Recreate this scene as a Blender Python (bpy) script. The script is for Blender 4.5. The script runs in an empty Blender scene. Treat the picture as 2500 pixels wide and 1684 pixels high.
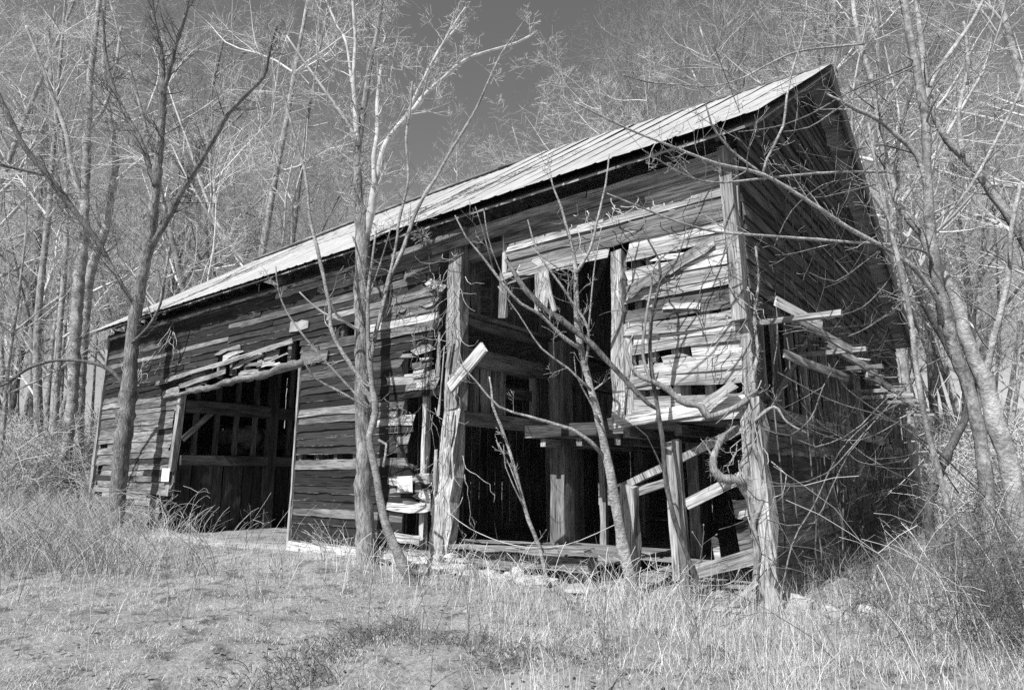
# Derelict timber barn among bare winter trees, monochrome.
import bpy, math, random
import numpy as np
from mathutils import Vector, Matrix, Euler

rng = random.Random(7)
nrs = np.random.RandomState(11)
scene = bpy.context.scene
COL = scene.collection
R = math.radians

# ------------------------------------------------------------------ camera
cam_data = bpy.data.cameras.new('camera')
cam_data.lens = 22.9
cam_data.sensor_width = 36.0
cam_data.clip_start = 0.1
cam_data.clip_end = 1000.0
cam = bpy.data.objects.new('camera', cam_data)
COL.objects.link(cam)
cam.location = (2.64, -8.28, 1.6)
cam.rotation_euler = (R(90 + 11.04), 0.0, math.atan2(0.6140, 0.7893))
scene.camera = cam

# ------------------------------------------------------------------ sky and sun
SUN_AZ = R(-2)         # degrees off the front wall's normal, towards the far end
SUN_EL = R(48)
world = bpy.data.worlds.new('World')
scene.world = world
world.use_nodes = True
wn = world.node_tree
wn.nodes.clear()
sky = wn.nodes.new('ShaderNodeTexSky')
sky.sky_type = 'NISHITA'
sky.sun_disc = False
sky.sun_elevation = SUN_EL
sky.sun_rotation = math.atan2(-math.sin(SUN_AZ), -math.cos(SUN_AZ))
sky.dust_density = 0.6
sky.ozone_density = 2.0
bw = wn.nodes.new('ShaderNodeRGBToBW')          # the photograph is black and white
bg = wn.nodes.new('ShaderNodeBackground')
bg.inputs['Strength'].default_value = 0.082
wo = wn.nodes.new('ShaderNodeOutputWorld')
wn.links.new(sky.outputs[0], bw.inputs[0])
wn.links.new(bw.outputs[0], bg.inputs['Color'])
wn.links.new(bg.outputs[0], wo.inputs['Surface'])

sun_data = bpy.data.lights.new('sun', 'SUN')
sun_data.energy = 5.0
sun_data.angle = R(0.5)
sun_data.color = (1.0, 1.0, 1.0)
sun = bpy.data.objects.new('sun', sun_data)
COL.objects.link(sun)
sdir = Vector((-math.sin(SUN_AZ) * math.cos(SUN_EL), -math.cos(SUN_AZ) * math.cos(SUN_EL), math.sin(SUN_EL)))
sun.rotation_euler = sdir.to_track_quat('Z', 'Y').to_euler()
sun.location = (-12, -20, 20)

vs = scene.view_settings
vs.view_transform = 'Standard'
vs.look = 'None'
vs.exposure = 0.5
vs.gamma = 1.0
vs.use_curve_mapping = False
scene.render.engine = 'CYCLES'
scene.cycles.max_bounces = 6
scene.cycles.diffuse_bounces = 3
scene.cycles.use_denoising = False

# ------------------------------------------------------------------ measured limbs (world metres, radius last)
TRACES = {
  'ash': [
    ('trunk', [(-15.91, -0.92, 0.25, 0.1908), (-15.93, -0.95, 1.86, 0.1942), (-15.92, -0.96, 3.23, 0.1912), (-15.92, -0.99, 4.4, 0.1759), (-15.93, -1.01, 5.48, 0.1601), (-15.86, -0.97, 6.7, 0.1441), (-15.77, -0.93, 7.71, 0.1334), (-15.74, -0.92, 8.86, 0.1349), (-15.73, -0.94, 9.91, 0.1239), (-15.73, -0.96, 11.11, 0.1128), (-15.77, -1.01, 12.28, 0.1014), (-15.91, -1.13, 13.61, 0.077), (-16.1, -1.3, 14.47, 0.0647), (-16.32, -1.49, 15.79, 0.0524)]),
    ('limb', [(-15.72, -1.03, 12.25, 0.0759), (-15.5, -1.01, 12.94, 0.0696), (-15.28, -1, 13.7, 0.0633), (-15.02, -0.95, 14.46, 0.0507), (-14.83, -0.96, 15.22, 0.0444)]),
    ('limb', [(-15.65, -0.97, 9.41, 0.0798), (-16.23, -1.27, 10.87, 0.069), (-16.79, -1.55, 11.77, 0.0637), (-17.32, -1.81, 12.83, 0.0518), (-17.71, -1.96, 13.93, 0.0461), (-18.07, -2.09, 15.52, 0.0404)]),
    ('limb', [(-15.78, -0.95, 7.58, 0.0908), (-15.38, -0.76, 8.24, 0.0849), (-15.02, -0.61, 9.04, 0.0791), (-14.63, -0.43, 9.76, 0.0731), (-14.13, -0.17, 10.78, 0.0674), (-13.79, -0.03, 11.42, 0.0614), (-13.25, 0.26, 12.07, 0.0553), (-12.9, 0.41, 12.43, 0.0491), (-12.72, 0.42, 13.1, 0.043), (-12.52, 0.45, 13.85, 0.037)]),
    ('limb', [(-15.99, -0.98, 3.58, 0.0699), (-16.03, -1.16, 4, 0.0582), (-16.35, -1.56, 4.37, 0.0522), (-17.02, -2.22, 4.49, 0.0462), (-17.5, -2.75, 4.28, 0.04), (-17.8, -3.13, 3.85, 0.0339), (-18.04, -3.47, 3.61, 0.028)]),
    ('limb', [(-15.87, -1.01, 5.83, 0.0535), (-16.25, -1.45, 6.81, 0.0597), (-16.61, -1.87, 7.71, 0.0718), (-16.89, -2.23, 8.3, 0.0838), (-17.4, -2.78, 9.21, 0.0961), (-17.64, -3.11, 9.74, 0.0841), (-17.97, -3.51, 10.34, 0.0721), (-18.32, -3.92, 11.31, 0.0603), (-18.5, -4.2, 11.95, 0.0543)]),
    ('limb', [(-17.56, -2.96, 9.55, 0.0541), (-17.81, -3.41, 9.6, 0.0476), (-17.99, -3.8, 9.63, 0.0412), (-18.07, -4.12, 9.63, 0.0349)]),
    ('limb', [(-15.78, -1.07, 4.97, 0.0351), (-15.27, -0.89, 5.41, 0.0349), (-14.92, -0.82, 5.96, 0.029), (-14.73, -0.88, 6.52, 0.0231)]),
  ],
  'birch_a': [
    ('trunk', [(-24.03, 0.62, -0.38, 0.183), (-24.18, 0.5, 1.95, 0.1866), (-24.23, 0.46, 4.29, 0.1903), (-24.38, 0.35, 6.56, 0.1938), (-24.48, 0.27, 8.57, 0.1969), (-24.51, 0.25, 9.95, 0.1991), (-24.6, 0.18, 11.36, 0.1677), (-24.74, 0.07, 13.17, 0.153), (-24.85, -0.02, 15.02, 0.1379), (-24.97, -0.11, 16.93, 0.1224), (-24.98, -0.12, 18.5, 0.0973), (-25.05, -0.18, 21.13, 0.0721)]),
    ('limb', [(-24.6, 0.18, 11.36, 0.1174), (-24.81, -0.34, 13.03, 0.1008), (-24.82, -0.7, 14.34, 0.0923), (-25.03, -1.22, 15.64, 0.0838), (-25.16, -1.67, 16.75, 0.0669), (-25.45, -2.26, 18.24, 0.0502)]),
    ('limb', [(-24.84, -0.01, 14.65, 0.086), (-24.66, 0.38, 15.71, 0.0786), (-24.68, 0.62, 17.59, 0.0714), (-24.91, 0.7, 19.75, 0.0548)]),
  ],
  'birch_b': [
    ('trunk', [(-24.95, 1.17, -0.46, 0.159), (-25, 1.13, 1.97, 0.1784), (-25.16, 1.01, 4.41, 0.1819), (-25.29, 0.91, 6.77, 0.1852), (-25.35, 0.86, 8.7, 0.188), (-25.25, 0.94, 9.77, 0.1723), (-25.03, 1.11, 11.04, 0.1391), (-24.95, 1.17, 12.9, 0.1322), (-25.02, 1.12, 14.24, 0.1246), (-25.33, 0.87, 15.79, 0.108), (-25.61, 0.66, 17.19, 0.0909), (-25.9, 0.43, 19.64, 0.074), (-26.08, 0.29, 22.18, 0.0565)]),
    ('limb', [(-24.95, 1.17, 12.9, 0.0882), (-24.07, 1.44, 13.5, 0.07), (-23.19, 1.69, 13.8, 0.0606), (-22.17, 2.07, 13.81, 0.0427)]),
  ],
  'birch_c': [
    ('trunk', [(-26.83, 1.1, -0.47, 0.133), (-27.1, 0.89, 3.67, 0.1288), (-27.28, 0.75, 6.29, 0.1225), (-27.36, 0.69, 8.09, 0.1064), (-27.49, 0.59, 10.7, 0.0994), (-27.77, 0.37, 13.41, 0.0829), (-28.17, 0.06, 15.82, 0.075), (-28.73, -0.38, 18.1, 0.0666), (-29.15, -0.71, 20.89, 0.0485)]),
  ],
  'maple': [
    ('trunk', [(-6.64, -0.42, -0.09, 0.1994), (-6.7, -0.49, 0.63, 0.159), (-6.75, -0.53, 1.39, 0.149), (-6.76, -0.56, 2.17, 0.1429), (-6.8, -0.6, 2.96, 0.1366), (-6.82, -0.63, 3.78, 0.1382), (-6.85, -0.67, 4.61, 0.1399), (-6.86, -0.69, 5.3, 0.1413), (-6.85, -0.7, 5.82, 0.1423), (-6.88, -0.74, 6.34, 0.1518), (-6.93, -0.79, 6.7, 0.0932), (-6.96, -0.82, 7.24, 0.0768), (-6.97, -0.85, 7.7, 0.073), (-6.93, -0.83, 8.16, 0.0691), (-6.87, -0.8, 8.83, 0.061), (-6.81, -0.77, 9.55, 0.0528), (-6.72, -0.71, 10.21, 0.0444), (-6.66, -0.68, 10.85, 0.0358), (-6.61, -0.65, 11.57, 0.0271)]),
    ('limb', [(-6.92, -0.89, 7.84, 0.0514), (-6.94, -0.96, 8.51, 0.0474), (-6.97, -1.03, 9.23, 0.0434), (-6.93, -1.06, 10.07, 0.0351), (-6.96, -1.13, 10.75, 0.0309), (-6.99, -1.2, 11.4, 0.0222)]),
    ('limb', [(-6.92, -0.89, 7.84, 0.0385), (-6.95, -1.04, 8.14, 0.0341), (-7.15, -1.33, 8.62, 0.0298), (-7.32, -1.59, 9.02, 0.0255), (-7.5, -1.85, 9.43, 0.0213), (-7.67, -2.11, 9.86, 0.017)]),
    ('limb', [(-7, -0.96, 8.88, 0.0304), (-7.17, -0.93, 9.35, 0.0309), (-7.39, -0.94, 10.27, 0.0271), (-7.64, -0.98, 10.69, 0.0229), (-7.98, -1.08, 11.46, 0.0187)]),
    ('limb', [(-6.83, -0.7, 5.94, 0.1006), (-6.71, -0.65, 6.5, 0.0758), (-6.64, -0.66, 6.96, 0.0719), (-6.53, -0.62, 7.53, 0.0638), (-6.41, -0.58, 7.89, 0.0597), (-6.16, -0.44, 8.27, 0.0513), (-5.94, -0.32, 8.54, 0.047), (-5.72, -0.21, 8.86, 0.0385), (-5.46, -0.05, 9.13, 0.0343), (-5.12, 0.16, 9.48, 0.0301), (-4.8, 0.35, 9.62, 0.0257), (-4.22, 0.75, 9.83, 0.0215), (-3.91, 0.94, 10.04, 0.0172)]),
    ('limb', [(-6.55, -0.73, 6.91, 0.0502), (-6.63, -0.71, 7.59, 0.0468), (-6.65, -0.64, 8.09, 0.0431), (-6.72, -0.61, 8.87, 0.0394), (-6.74, -0.54, 9.64, 0.0356), (-6.76, -0.47, 10.26, 0.0316), (-6.59, -0.25, 11.19, 0.023)]),
    ('limb', [(-6.07, -0.36, 8.42, 0.0343), (-5.91, -0.36, 8.75, 0.0299), (-5.58, -0.23, 9.43, 0.0257), (-5.21, -0.07, 10.14, 0.0215), (-4.95, 0, 10.48, 0.0171)]),
    ('limb', [(-6.16, -0.43, 8.27, 0.0299), (-5.97, -0.12, 9.19, 0.0263), (-5.81, 0.18, 10.07, 0.0224), (-5.48, 0.61, 10.88, 0.0183)]),
    ('limb', [(-6.78, -0.66, 4.14, 0.0326), (-6.85, -0.97, 4.26, 0.0281), (-6.85, -1.22, 4.38, 0.0237), (-6.83, -1.45, 4.73, 0.0196), (-6.74, -1.64, 5.11, 0.0155)]),
    ('limb', [(-6.69, -1.1, 4.22, 0.0197), (-6.92, -1.44, 4.37, 0.0196), (-7.03, -1.7, 4.56, 0.0155), (-7.05, -1.88, 4.69, 0.0115)]),
  ],
  'curved': [
    ('trunk', [(-4.55, -1.21, -0.23, 0.0767), (-4.81, -1.34, 0.28, 0.0714), (-5.04, -1.46, 0.78, 0.0659), (-5.19, -1.51, 1.29, 0.0602), (-5.3, -1.54, 1.75, 0.061), (-5.41, -1.56, 2.16, 0.0584), (-5.38, -1.47, 2.54, 0.0591), (-5.48, -1.48, 2.93, 0.0422), (-5.58, -1.5, 3.51, 0.0393), (-5.64, -1.48, 3.82, 0.0361), (-5.7, -1.47, 4.52, 0.0293), (-5.71, -1.41, 5.05, 0.0223), (-5.71, -1.35, 5.66, 0.0189)]),
    ('limb', [(-5.53, -1.34, 2.52, 0.0389), (-5.74, -1.45, 3.01, 0.0358), (-6.06, -1.66, 3.54, 0.0326), (-6.25, -1.77, 3.96, 0.033), (-6.31, -1.77, 4.33, 0.0333), (-6.55, -1.91, 5.36, 0.034), (-6.7, -1.99, 5.91, 0.0306), (-6.83, -2.05, 6.75, 0.0272), (-7.12, -2.23, 7.79, 0.0238), (-7.33, -2.35, 8.59, 0.0161)]),
    ('limb', [(-5.56, -1.36, 2.56, 0.0248), (-5.74, -1.6, 2.83, 0.0212), (-5.99, -1.9, 3.24, 0.0212), (-6.14, -2.13, 3.52, 0.0176), (-6.43, -2.45, 4.06, 0.0176), (-6.51, -2.62, 4.47, 0.0141), (-6.49, -2.71, 4.84, 0.0106)]),
    ('limb', [(-5.58, -1.37, 2.49, 0.0248), (-5.56, -1.51, 2.61, 0.021), (-5.84, -1.89, 2.87, 0.0209), (-6.03, -2.2, 3.06, 0.0172), (-6.06, -2.38, 3.33, 0.0103)]),
    ('limb', [(-5.71, -1.34, 3.33, 0.0326), (-5.7, -1.3, 3.7, 0.0366), (-5.64, -1.21, 4.32, 0.0371), (-5.57, -1.11, 4.9, 0.0376), (-5.46, -0.98, 5.29, 0.038), (-5.27, -0.79, 6.17, 0.0348), (-5.05, -0.58, 6.75, 0.0313), (-4.86, -0.39, 7.31, 0.0317), (-4.79, -0.29, 7.54, 0.0279), (-4.54, -0.12, 8.1, 0.0241), (-4.25, -0.11, 8.56, 0.0199), (-4.23, 0.27, 9.36, 0.0165), (-3.83, 0.62, 10.22, 0.0126)]),
    ('limb', [(-5.68, -1.32, 3.74, 0.0292), (-5.61, -1.2, 4.39, 0.0297), (-5.52, -1.05, 5.46, 0.0266), (-5.53, -0.99, 5.94, 0.0269), (-5.47, -0.87, 6.7, 0.0235), (-5.56, -0.87, 7.58, 0.024), (-5.56, -0.79, 8.15, 0.0202), (-5.59, -0.74, 8.76, 0.0164)]),
    ('limb', [(-5.78, -1.4, 4.45, 0.0185), (-5.76, -1.64, 5.13, 0.0147), (-5.68, -1.83, 5.39, 0.0109)]),
    ('limb', [(-5.78, -1.4, 4.45, 0.0185), (-5.48, -1.42, 5, 0.0147), (-5.21, -1.46, 5.53, 0.0109)]),
    ('limb', [(-5.33, -1.43, 2.09, 0.0207), (-5.12, -1.46, 2.02, 0.0203), (-5.03, -1.58, 1.68, 0.0232)]),
  ],
  'whip': [
    ('trunk', [(-3.04, -0.15, 0.03, 0.0318), (-3.11, -0.25, 0.55, 0.0288), (-3.22, -0.36, 0.92, 0.029), (-3.34, -0.48, 1.55, 0.026), (-3.4, -0.56, 1.88, 0.0229), (-3.49, -0.66, 2.26, 0.023), (-3.58, -0.76, 2.58, 0.0198), (-3.58, -0.79, 2.85, 0.0132), (-3.59, -0.83, 3.01, 0.0099)]),
    ('limb', [(-3.25, -0.44, 1.11, 0.0129), (-3.33, -0.59, 1.43, 0.0096), (-3.37, -0.71, 1.68, 0.0096), (-3.35, -0.78, 2, 0.0064)]),
    ('limb', [(-3.27, -0.46, 1.24, 0.0129), (-3.34, -0.64, 1.68, 0.0097), (-3.44, -0.84, 2.06, 0.0096)]),
  ],
  'forked': [
    ('trunk', [(-1.51, -0.36, -0.05, 0.0843), (-1.59, -0.43, 0.45, 0.0738), (-1.66, -0.5, 1, 0.0688), (-1.7, -0.55, 1.45, 0.0637), (-1.75, -0.61, 1.85, 0.0583), (-1.81, -0.67, 2.29, 0.0529), (-1.87, -0.74, 2.66, 0.0503), (-1.93, -0.8, 3.02, 0.0477), (-1.97, -0.84, 3.27, 0.0449), (-1.99, -0.88, 3.63, 0.0391), (-1.99, -0.89, 3.97, 0.0363), (-1.98, -0.9, 4.3, 0.0335), (-2, -0.93, 4.63, 0.0245), (-2.06, -0.99, 4.95, 0.0216), (-2.12, -1.05, 5.3, 0.0155), (-2.2, -1.13, 5.6, 0.0124), (-2.24, -1.18, 6.05, 0.0094)]),
    ('limb', [(-1.95, -0.95, 4.28, 0.0242), (-1.75, -0.89, 4.59, 0.0211), (-1.63, -0.9, 4.95, 0.0181), (-1.48, -0.88, 5.49, 0.0151), (-1.4, -0.91, 5.9, 0.0091)]),
    ('limb', [(-1.9, -0.92, 3.21, 0.0295), (-2.08, -1.16, 3.4, 0.0264), (-2.24, -1.4, 3.66, 0.0234), (-2.39, -1.62, 3.78, 0.0203), (-2.52, -1.83, 4.02, 0.0174), (-2.69, -2.07, 4.38, 0.0144), (-2.8, -2.26, 4.61, 0.0115), (-2.86, -2.42, 4.88, 0.0086)]),
    ('limb', [(-1.77, -0.69, 1.84, 0.029), (-1.83, -0.83, 1.98, 0.026), (-2, -1.05, 2.15, 0.023), (-2.18, -1.28, 2.23, 0.02), (-2.37, -1.51, 2.31, 0.017), (-2.61, -1.8, 2.42, 0.0141), (-2.79, -2.02, 2.72, 0.0113), (-2.94, -2.24, 2.99, 0.0084)]),
    ('limb', [(-1.81, -0.85, 2.66, 0.0175), (-2, -1.12, 2.95, 0.0145), (-2.21, -1.41, 3.19, 0.0115), (-2.4, -1.68, 3.65, 0.0086), (-2.54, -1.92, 3.98, 0.0086)]),
    ('limb', [(-1.86, -0.89, 3, 0.0206), (-1.78, -0.93, 3.47, 0.0206), (-1.87, -1.09, 3.75, 0.0176), (-1.98, -1.29, 4.05, 0.0176), (-2.17, -1.53, 4.46, 0.0146), (-2.23, -1.68, 4.9, 0.0088)]),
    ('limb', [(-1.72, -1.03, 3.44, 0.0145), (-1.64, -1.05, 3.96, 0.0117), (-1.57, -1.08, 4.31, 0.0087), (-1.47, -1.09, 4.65, 0.0058)]),
    ('limb', [(-1.95, -0.95, 4.16, 0.0151), (-1.98, -1.11, 4.23, 0.0119), (-2.09, -1.32, 4.35, 0.0089), (-2.15, -1.49, 4.44, 0.0088)]),
    ('limb', [(-1.72, -0.78, 2.24, 0.0145), (-1.78, -0.95, 2.52, 0.0115), (-1.86, -1.14, 2.85, 0.0086), (-1.82, -1.24, 3.07, 0.0057)]),
    ('limb', [(-2.54, -1.66, 3.95, 0.0117), (-2.59, -1.88, 4.31, 0.0087), (-2.6, -2.05, 4.62, 0.0087), (-2.56, -2.19, 4.94, 0.0057)]),
    ('limb', [(-2.72, -1.81, 4.29, 0.0118), (-2.69, -2.04, 4.71, 0.0088), (-2.65, -2.26, 5, 0.0057)]),
  ],
  'deadlimb': [
    ('trunk', [(-2.77, -1.47, 4.51, 0.0215), (-2.66, -1.43, 4.32, 0.0335), (-2.53, -1.37, 4.08, 0.0423), (-2.42, -1.33, 3.94, 0.042), (-2.26, -1.25, 3.75, 0.0416), (-2.08, -1.16, 3.62, 0.0413), (-1.89, -1.06, 3.43, 0.041), (-1.71, -0.97, 3.26, 0.0407), (-1.54, -0.88, 3.03, 0.0374), (-1.37, -0.79, 2.81, 0.0342), (-1.1, -0.63, 2.46, 0.0254), (-0.97, -0.57, 2.36, 0.0168)]),
  ],
  'panelstem': [
    ('trunk', [(-0.63, -0.31, -0.02, 0.0291), (-0.76, -0.42, 0.59, 0.0295), (-0.87, -0.52, 1.06, 0.0298), (-0.93, -0.58, 1.54, 0.0301), (-0.94, -0.6, 2.03, 0.0304), (-0.99, -0.64, 2.55, 0.028), (-1.02, -0.68, 3.09, 0.0255), (-0.98, -0.66, 3.63, 0.0229), (-0.89, -0.6, 3.99, 0.0173), (-0.88, -0.6, 4.35, 0.0145), (-0.99, -0.7, 4.65, 0.0117), (-1.01, -0.73, 4.96, 0.0059)]),
    ('limb', [(-0.93, -0.67, 3.69, 0.0171), (-0.84, -0.68, 4.02, 0.0143), (-0.62, -0.6, 4.3, 0.0114), (-0.49, -0.58, 4.7, 0.0057)]),
    ('limb', [(-0.94, -0.55, 1.54, 0.0137), (-0.99, -0.71, 1.83, 0.0109), (-1.02, -0.87, 2.04, 0.0081), (-1.1, -1.05, 2.17, 0.0054)]),
  ],
  'vine': [
    ('trunk', [(0.01, 0.13, -0.06, 0.0683), (0.01, 0.11, 0.27, 0.0687), (0, 0.09, 0.47, 0.0637), (-0.05, 0.03, 0.73, 0.0533), (-0.06, 0.01, 0.93, 0.0642), (-0.03, 0.02, 1.09, 0.075), (-0.05, -0.02, 1.3, 0.0807), (-0.13, -0.1, 1.46, 0.0809), (-0.09, -0.08, 1.72, 0.0542), (-0.04, -0.06, 1.99, 0.0435), (0.02, -0.03, 2.26, 0.041), (0.06, -0.01, 2.53, 0.0385), (0.05, -0.03, 2.75, 0.0276), (0.12, 0.01, 3.09, 0.0222), (0.12, -0.01, 3.54, 0.0196), (0.19, 0.03, 4, 0.0141), (0.19, 0.02, 4.47, 0.0114)]),
    ('limb', [(-0.11, -0.16, 1.47, 0.0535), (-0.19, -0.24, 1.51, 0.0535), (-0.31, -0.35, 1.53, 0.0561), (-0.37, -0.42, 1.64, 0.0534), (-0.36, -0.43, 1.77, 0.0482), (-0.3, -0.39, 1.94, 0.0402), (-0.22, -0.35, 2.06, 0.0242), (-0.12, -0.29, 2.15, 0.0134)]),
    ('limb', [(-0.07, -0.13, 0.29, 0.0364), (-0.01, -0.1, 0.69, 0.0341), (-0.03, -0.14, 0.99, 0.0316), (0.09, -0.07, 1.3, 0.0318), (0.09, -0.09, 1.67, 0.0267), (0.04, -0.15, 1.98, 0.0268), (0.11, -0.11, 2.36, 0.0216)]),
    ('limb', [(0.07, -0.02, 2.59, 0.0385), (-0.06, -0.11, 2.45, 0.0329), (-0.24, -0.24, 2.34, 0.0329), (-0.43, -0.37, 2.28, 0.0438), (-0.49, -0.4, 2.4, 0.044), (-0.68, -0.54, 2.46, 0.0469), (-0.8, -0.62, 2.6, 0.0415), (-0.95, -0.72, 2.71, 0.0333), (-1.13, -0.85, 2.82, 0.0279), (-1.23, -0.91, 3.11, 0.0197), (-1.16, -0.85, 3.34, 0.0113)]),
    ('limb', [(0.06, -0.16, 2.2, 0.0242), (0.29, -0.06, 2.38, 0.0188), (0.42, -0.04, 2.19, 0.0159), (0.62, 0.03, 2.05, 0.0105)]),
    ('limb', [(-0.96, -0.82, 2.7, 0.022), (-1.03, -0.87, 3.09, 0.0195), (-0.98, -0.83, 3.55, 0.0169), (-0.92, -0.79, 3.9, 0.0142), (-0.86, -0.74, 4.25, 0.0114), (-0.63, -0.56, 4.49, 0.0086)]),
  ],
  'right_pale': [
    ('trunk', [(2.46, 2.61, 0.4, 0.1291), (2.46, 2.6, 0.96, 0.1194), (2.45, 2.6, 1.65, 0.1154), (2.38, 2.54, 2.22, 0.1169), (2.33, 2.5, 2.84, 0.1126), (2.27, 2.45, 2.97, 0.0951), (2.2, 2.4, 3.31, 0.0838), (2.11, 2.33, 4.05, 0.076), (1.95, 2.21, 4.5, 0.0675), (1.85, 2.13, 4.9, 0.0619), (1.65, 1.98, 5.28, 0.053), (1.56, 1.9, 5.85, 0.0474), (1.52, 1.87, 6.47, 0.0448), (1.49, 1.85, 7.31, 0.0423), (1.4, 1.78, 7.94, 0.0362), (1.37, 1.76, 8.78, 0.0301)]),
    ('limb', [(2.33, 2.5, 2.84, 0.0474), (2.5, 2.53, 3.43, 0.0417), (2.72, 2.62, 4.15, 0.036), (2.85, 2.62, 4.88, 0.0302), (3.02, 2.66, 5.49, 0.0243)]),
    ('limb', [(1.55, 1.77, 5.78, 0.0218), (1.02, 1.02, 5.64, 0.0181), (0.49, 0.27, 5.45, 0.0175), (-0.07, -0.51, 5.24, 0.0141), (-0.28, -1.01, 5.21, 0.0109), (-0.46, -1.48, 5.31, 0.0079), (-0.46, -1.82, 5.28, 0.0051)]),
    ('limb', [(1.47, 1.71, 7.81, 0.0163), (0.78, 0.91, 7.55, 0.0158), (0.45, 0.41, 7.21, 0.0154), (0.21, -0.03, 6.86, 0.012), (-0.04, -0.48, 6.61, 0.0116), (-0.27, -0.92, 6.49, 0.0113), (-0.57, -1.4, 6.41, 0.0083), (-0.71, -1.76, 6.38, 0.0081)]),
  ],
  'right_grey': [
    ('trunk', [(2.16, 1.73, 0.42, 0.0898), (2.21, 1.77, 1.26, 0.0808), (2.22, 1.78, 1.92, 0.0767), (2.18, 1.75, 2.6, 0.0751), (2.08, 1.67, 3.07, 0.0731), (2.03, 1.63, 3.63, 0.0712), (1.99, 1.6, 4.04, 0.069), (1.99, 1.61, 4.62, 0.0641), (2.02, 1.63, 5.36, 0.0592), (2.09, 1.68, 6.28, 0.0574), (2.08, 1.67, 6.92, 0.0551), (2.05, 1.65, 7.57, 0.0528), (2.02, 1.63, 8.37, 0.0442)]),
    ('limb', [(2.02, 1.63, 5.27, 0.0355), (1.96, 1.5, 5.78, 0.0326), (1.78, 1.27, 6.03, 0.0326), (1.62, 1.06, 6.23, 0.0295), (1.41, 0.82, 6.34, 0.0264), (1.27, 0.62, 6.42, 0.0204), (1.13, 0.43, 6.49, 0.0116)]),
    ('limb', [(2.09, 1.68, 6.5, 0.0394), (2.23, 1.79, 6.97, 0.0337), (2.47, 1.97, 7.38, 0.0309), (2.76, 2.2, 7.87, 0.025), (2.96, 2.36, 8.3, 0.0221)]),
    ('limb', [(2.01, 1.62, 4.9, 0.0264), (2.27, 1.95, 5.13, 0.0238), (2.56, 2.3, 5.62, 0.0213), (3.06, 2.82, 6.68, 0.0189), (3.28, 3.11, 7.24, 0.0161)]),
    ('limb', [(1.98, 1.6, 3.48, 0.0369), (1.99, 1.4, 3.72, 0.0336), (1.87, 1.1, 4.01, 0.0304), (1.65, 0.73, 4.26, 0.0273), (1.23, 0.2, 4.55, 0.027), (0.93, -0.24, 4.81, 0.0239), (0.56, -0.73, 5.08, 0.021), (0.19, -1.22, 5.14, 0.018), (-0.16, -1.69, 5.28, 0.0152), (-0.47, -2.14, 5.4, 0.0124), (-0.87, -2.65, 5.64, 0.0098)]),
    ('limb', [(1.97, 1.58, 4.34, 0.0232), (1.93, 1.32, 4.38, 0.0198), (1.71, 0.91, 4.4, 0.0194), (1.16, 0.25, 4.39, 0.019), (0.49, -0.52, 4.39, 0.0159), (0.08, -1.07, 4.37, 0.0155), (-0.2, -1.53, 4.42, 0.0126), (-0.47, -1.98, 4.53, 0.0099), (-0.65, -2.35, 4.6, 0.0072)]),
    ('limb', [(0.54, -0.67, 5.11, 0.0159), (0.6, -0.69, 5.27, 0.0158), (0.71, -0.68, 5.45, 0.0158), (0.82, -0.66, 5.66, 0.0157), (0.89, -0.69, 5.98, 0.0131), (0.99, -0.68, 6.35, 0.0132), (1.14, -0.63, 6.81, 0.0106), (1.22, -0.65, 7.3, 0.0106)]),
    ('limb', [(0.54, -0.66, 5.12, 0.0132), (0.29, -1.02, 5.37, 0.0131), (0.17, -1.27, 5.63, 0.013), (0.17, -1.43, 5.84, 0.0103), (0.11, -1.63, 6.17, 0.0076)]),
  ],
  'right_lean': [
    ('trunk', [(3.32, 4.41, 3.64, 0.0663), (3.09, 4.2, 4.8, 0.0642), (2.91, 4.02, 5.36, 0.0613), (2.81, 3.9, 5.62, 0.058), (2.63, 3.72, 6.02, 0.0548), (2.42, 3.52, 6.43, 0.0517), (2.24, 3.35, 6.72, 0.0483), (2.13, 3.22, 7.15, 0.0451), (2.09, 3.15, 7.73, 0.049), (2.1, 3.12, 8.66, 0.039), (2.11, 3.09, 9.36, 0.0323)]),
    ('limb', [(2.42, 3.46, 6.4, 0.0343), (2.44, 3.39, 7.1, 0.031), (2.64, 3.46, 7.9, 0.0278), (2.67, 3.4, 8.64, 0.021)]),
  ],
  'right_thin': [
    ('trunk', [(1.94, 0.93, 0.54, 0.0397), (1.86, 0.84, 1.32, 0.0379), (1.77, 0.75, 2.07, 0.0334), (1.74, 0.69, 2.74, 0.0312), (1.74, 0.67, 3.43, 0.029), (1.71, 0.61, 3.97, 0.0267), (1.67, 0.55, 4.41, 0.0242), (1.63, 0.49, 4.8, 0.0217), (1.59, 0.43, 5.32, 0.0164), (1.57, 0.39, 5.9, 0.0138)]),
  ],
  'right_dark': [
    ('trunk', [(1.06, 6.7, 0.96, 0.084), (1.33, 6.92, 1.71, 0.085), (1.62, 7.15, 2.3, 0.0772), (1.85, 7.32, 2.81, 0.0691), (1.84, 7.32, 3.42, 0.0654), (1.69, 7.2, 3.95, 0.0615), (1.37, 6.95, 4.95, 0.058), (1.17, 6.79, 5.79, 0.0541), (1.13, 6.76, 6.94, 0.0459), (1.18, 6.8, 7.93, 0.0372), (1.48, 7.04, 9.25, 0.0332), (1.91, 7.37, 10.63, 0.0241)]),
  ],
  'briars': [
    ('limb', [(0.59, -0.88, 2.68, 0.0097), (0.86, -0.47, 2.47, 0.0123), (1.07, -0.1, 2.35, 0.0125), (1.42, 0.38, 2.21, 0.0128), (1.71, 0.8, 1.92, 0.0129), (1.96, 1.2, 1.36, 0.0156)]),
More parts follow.
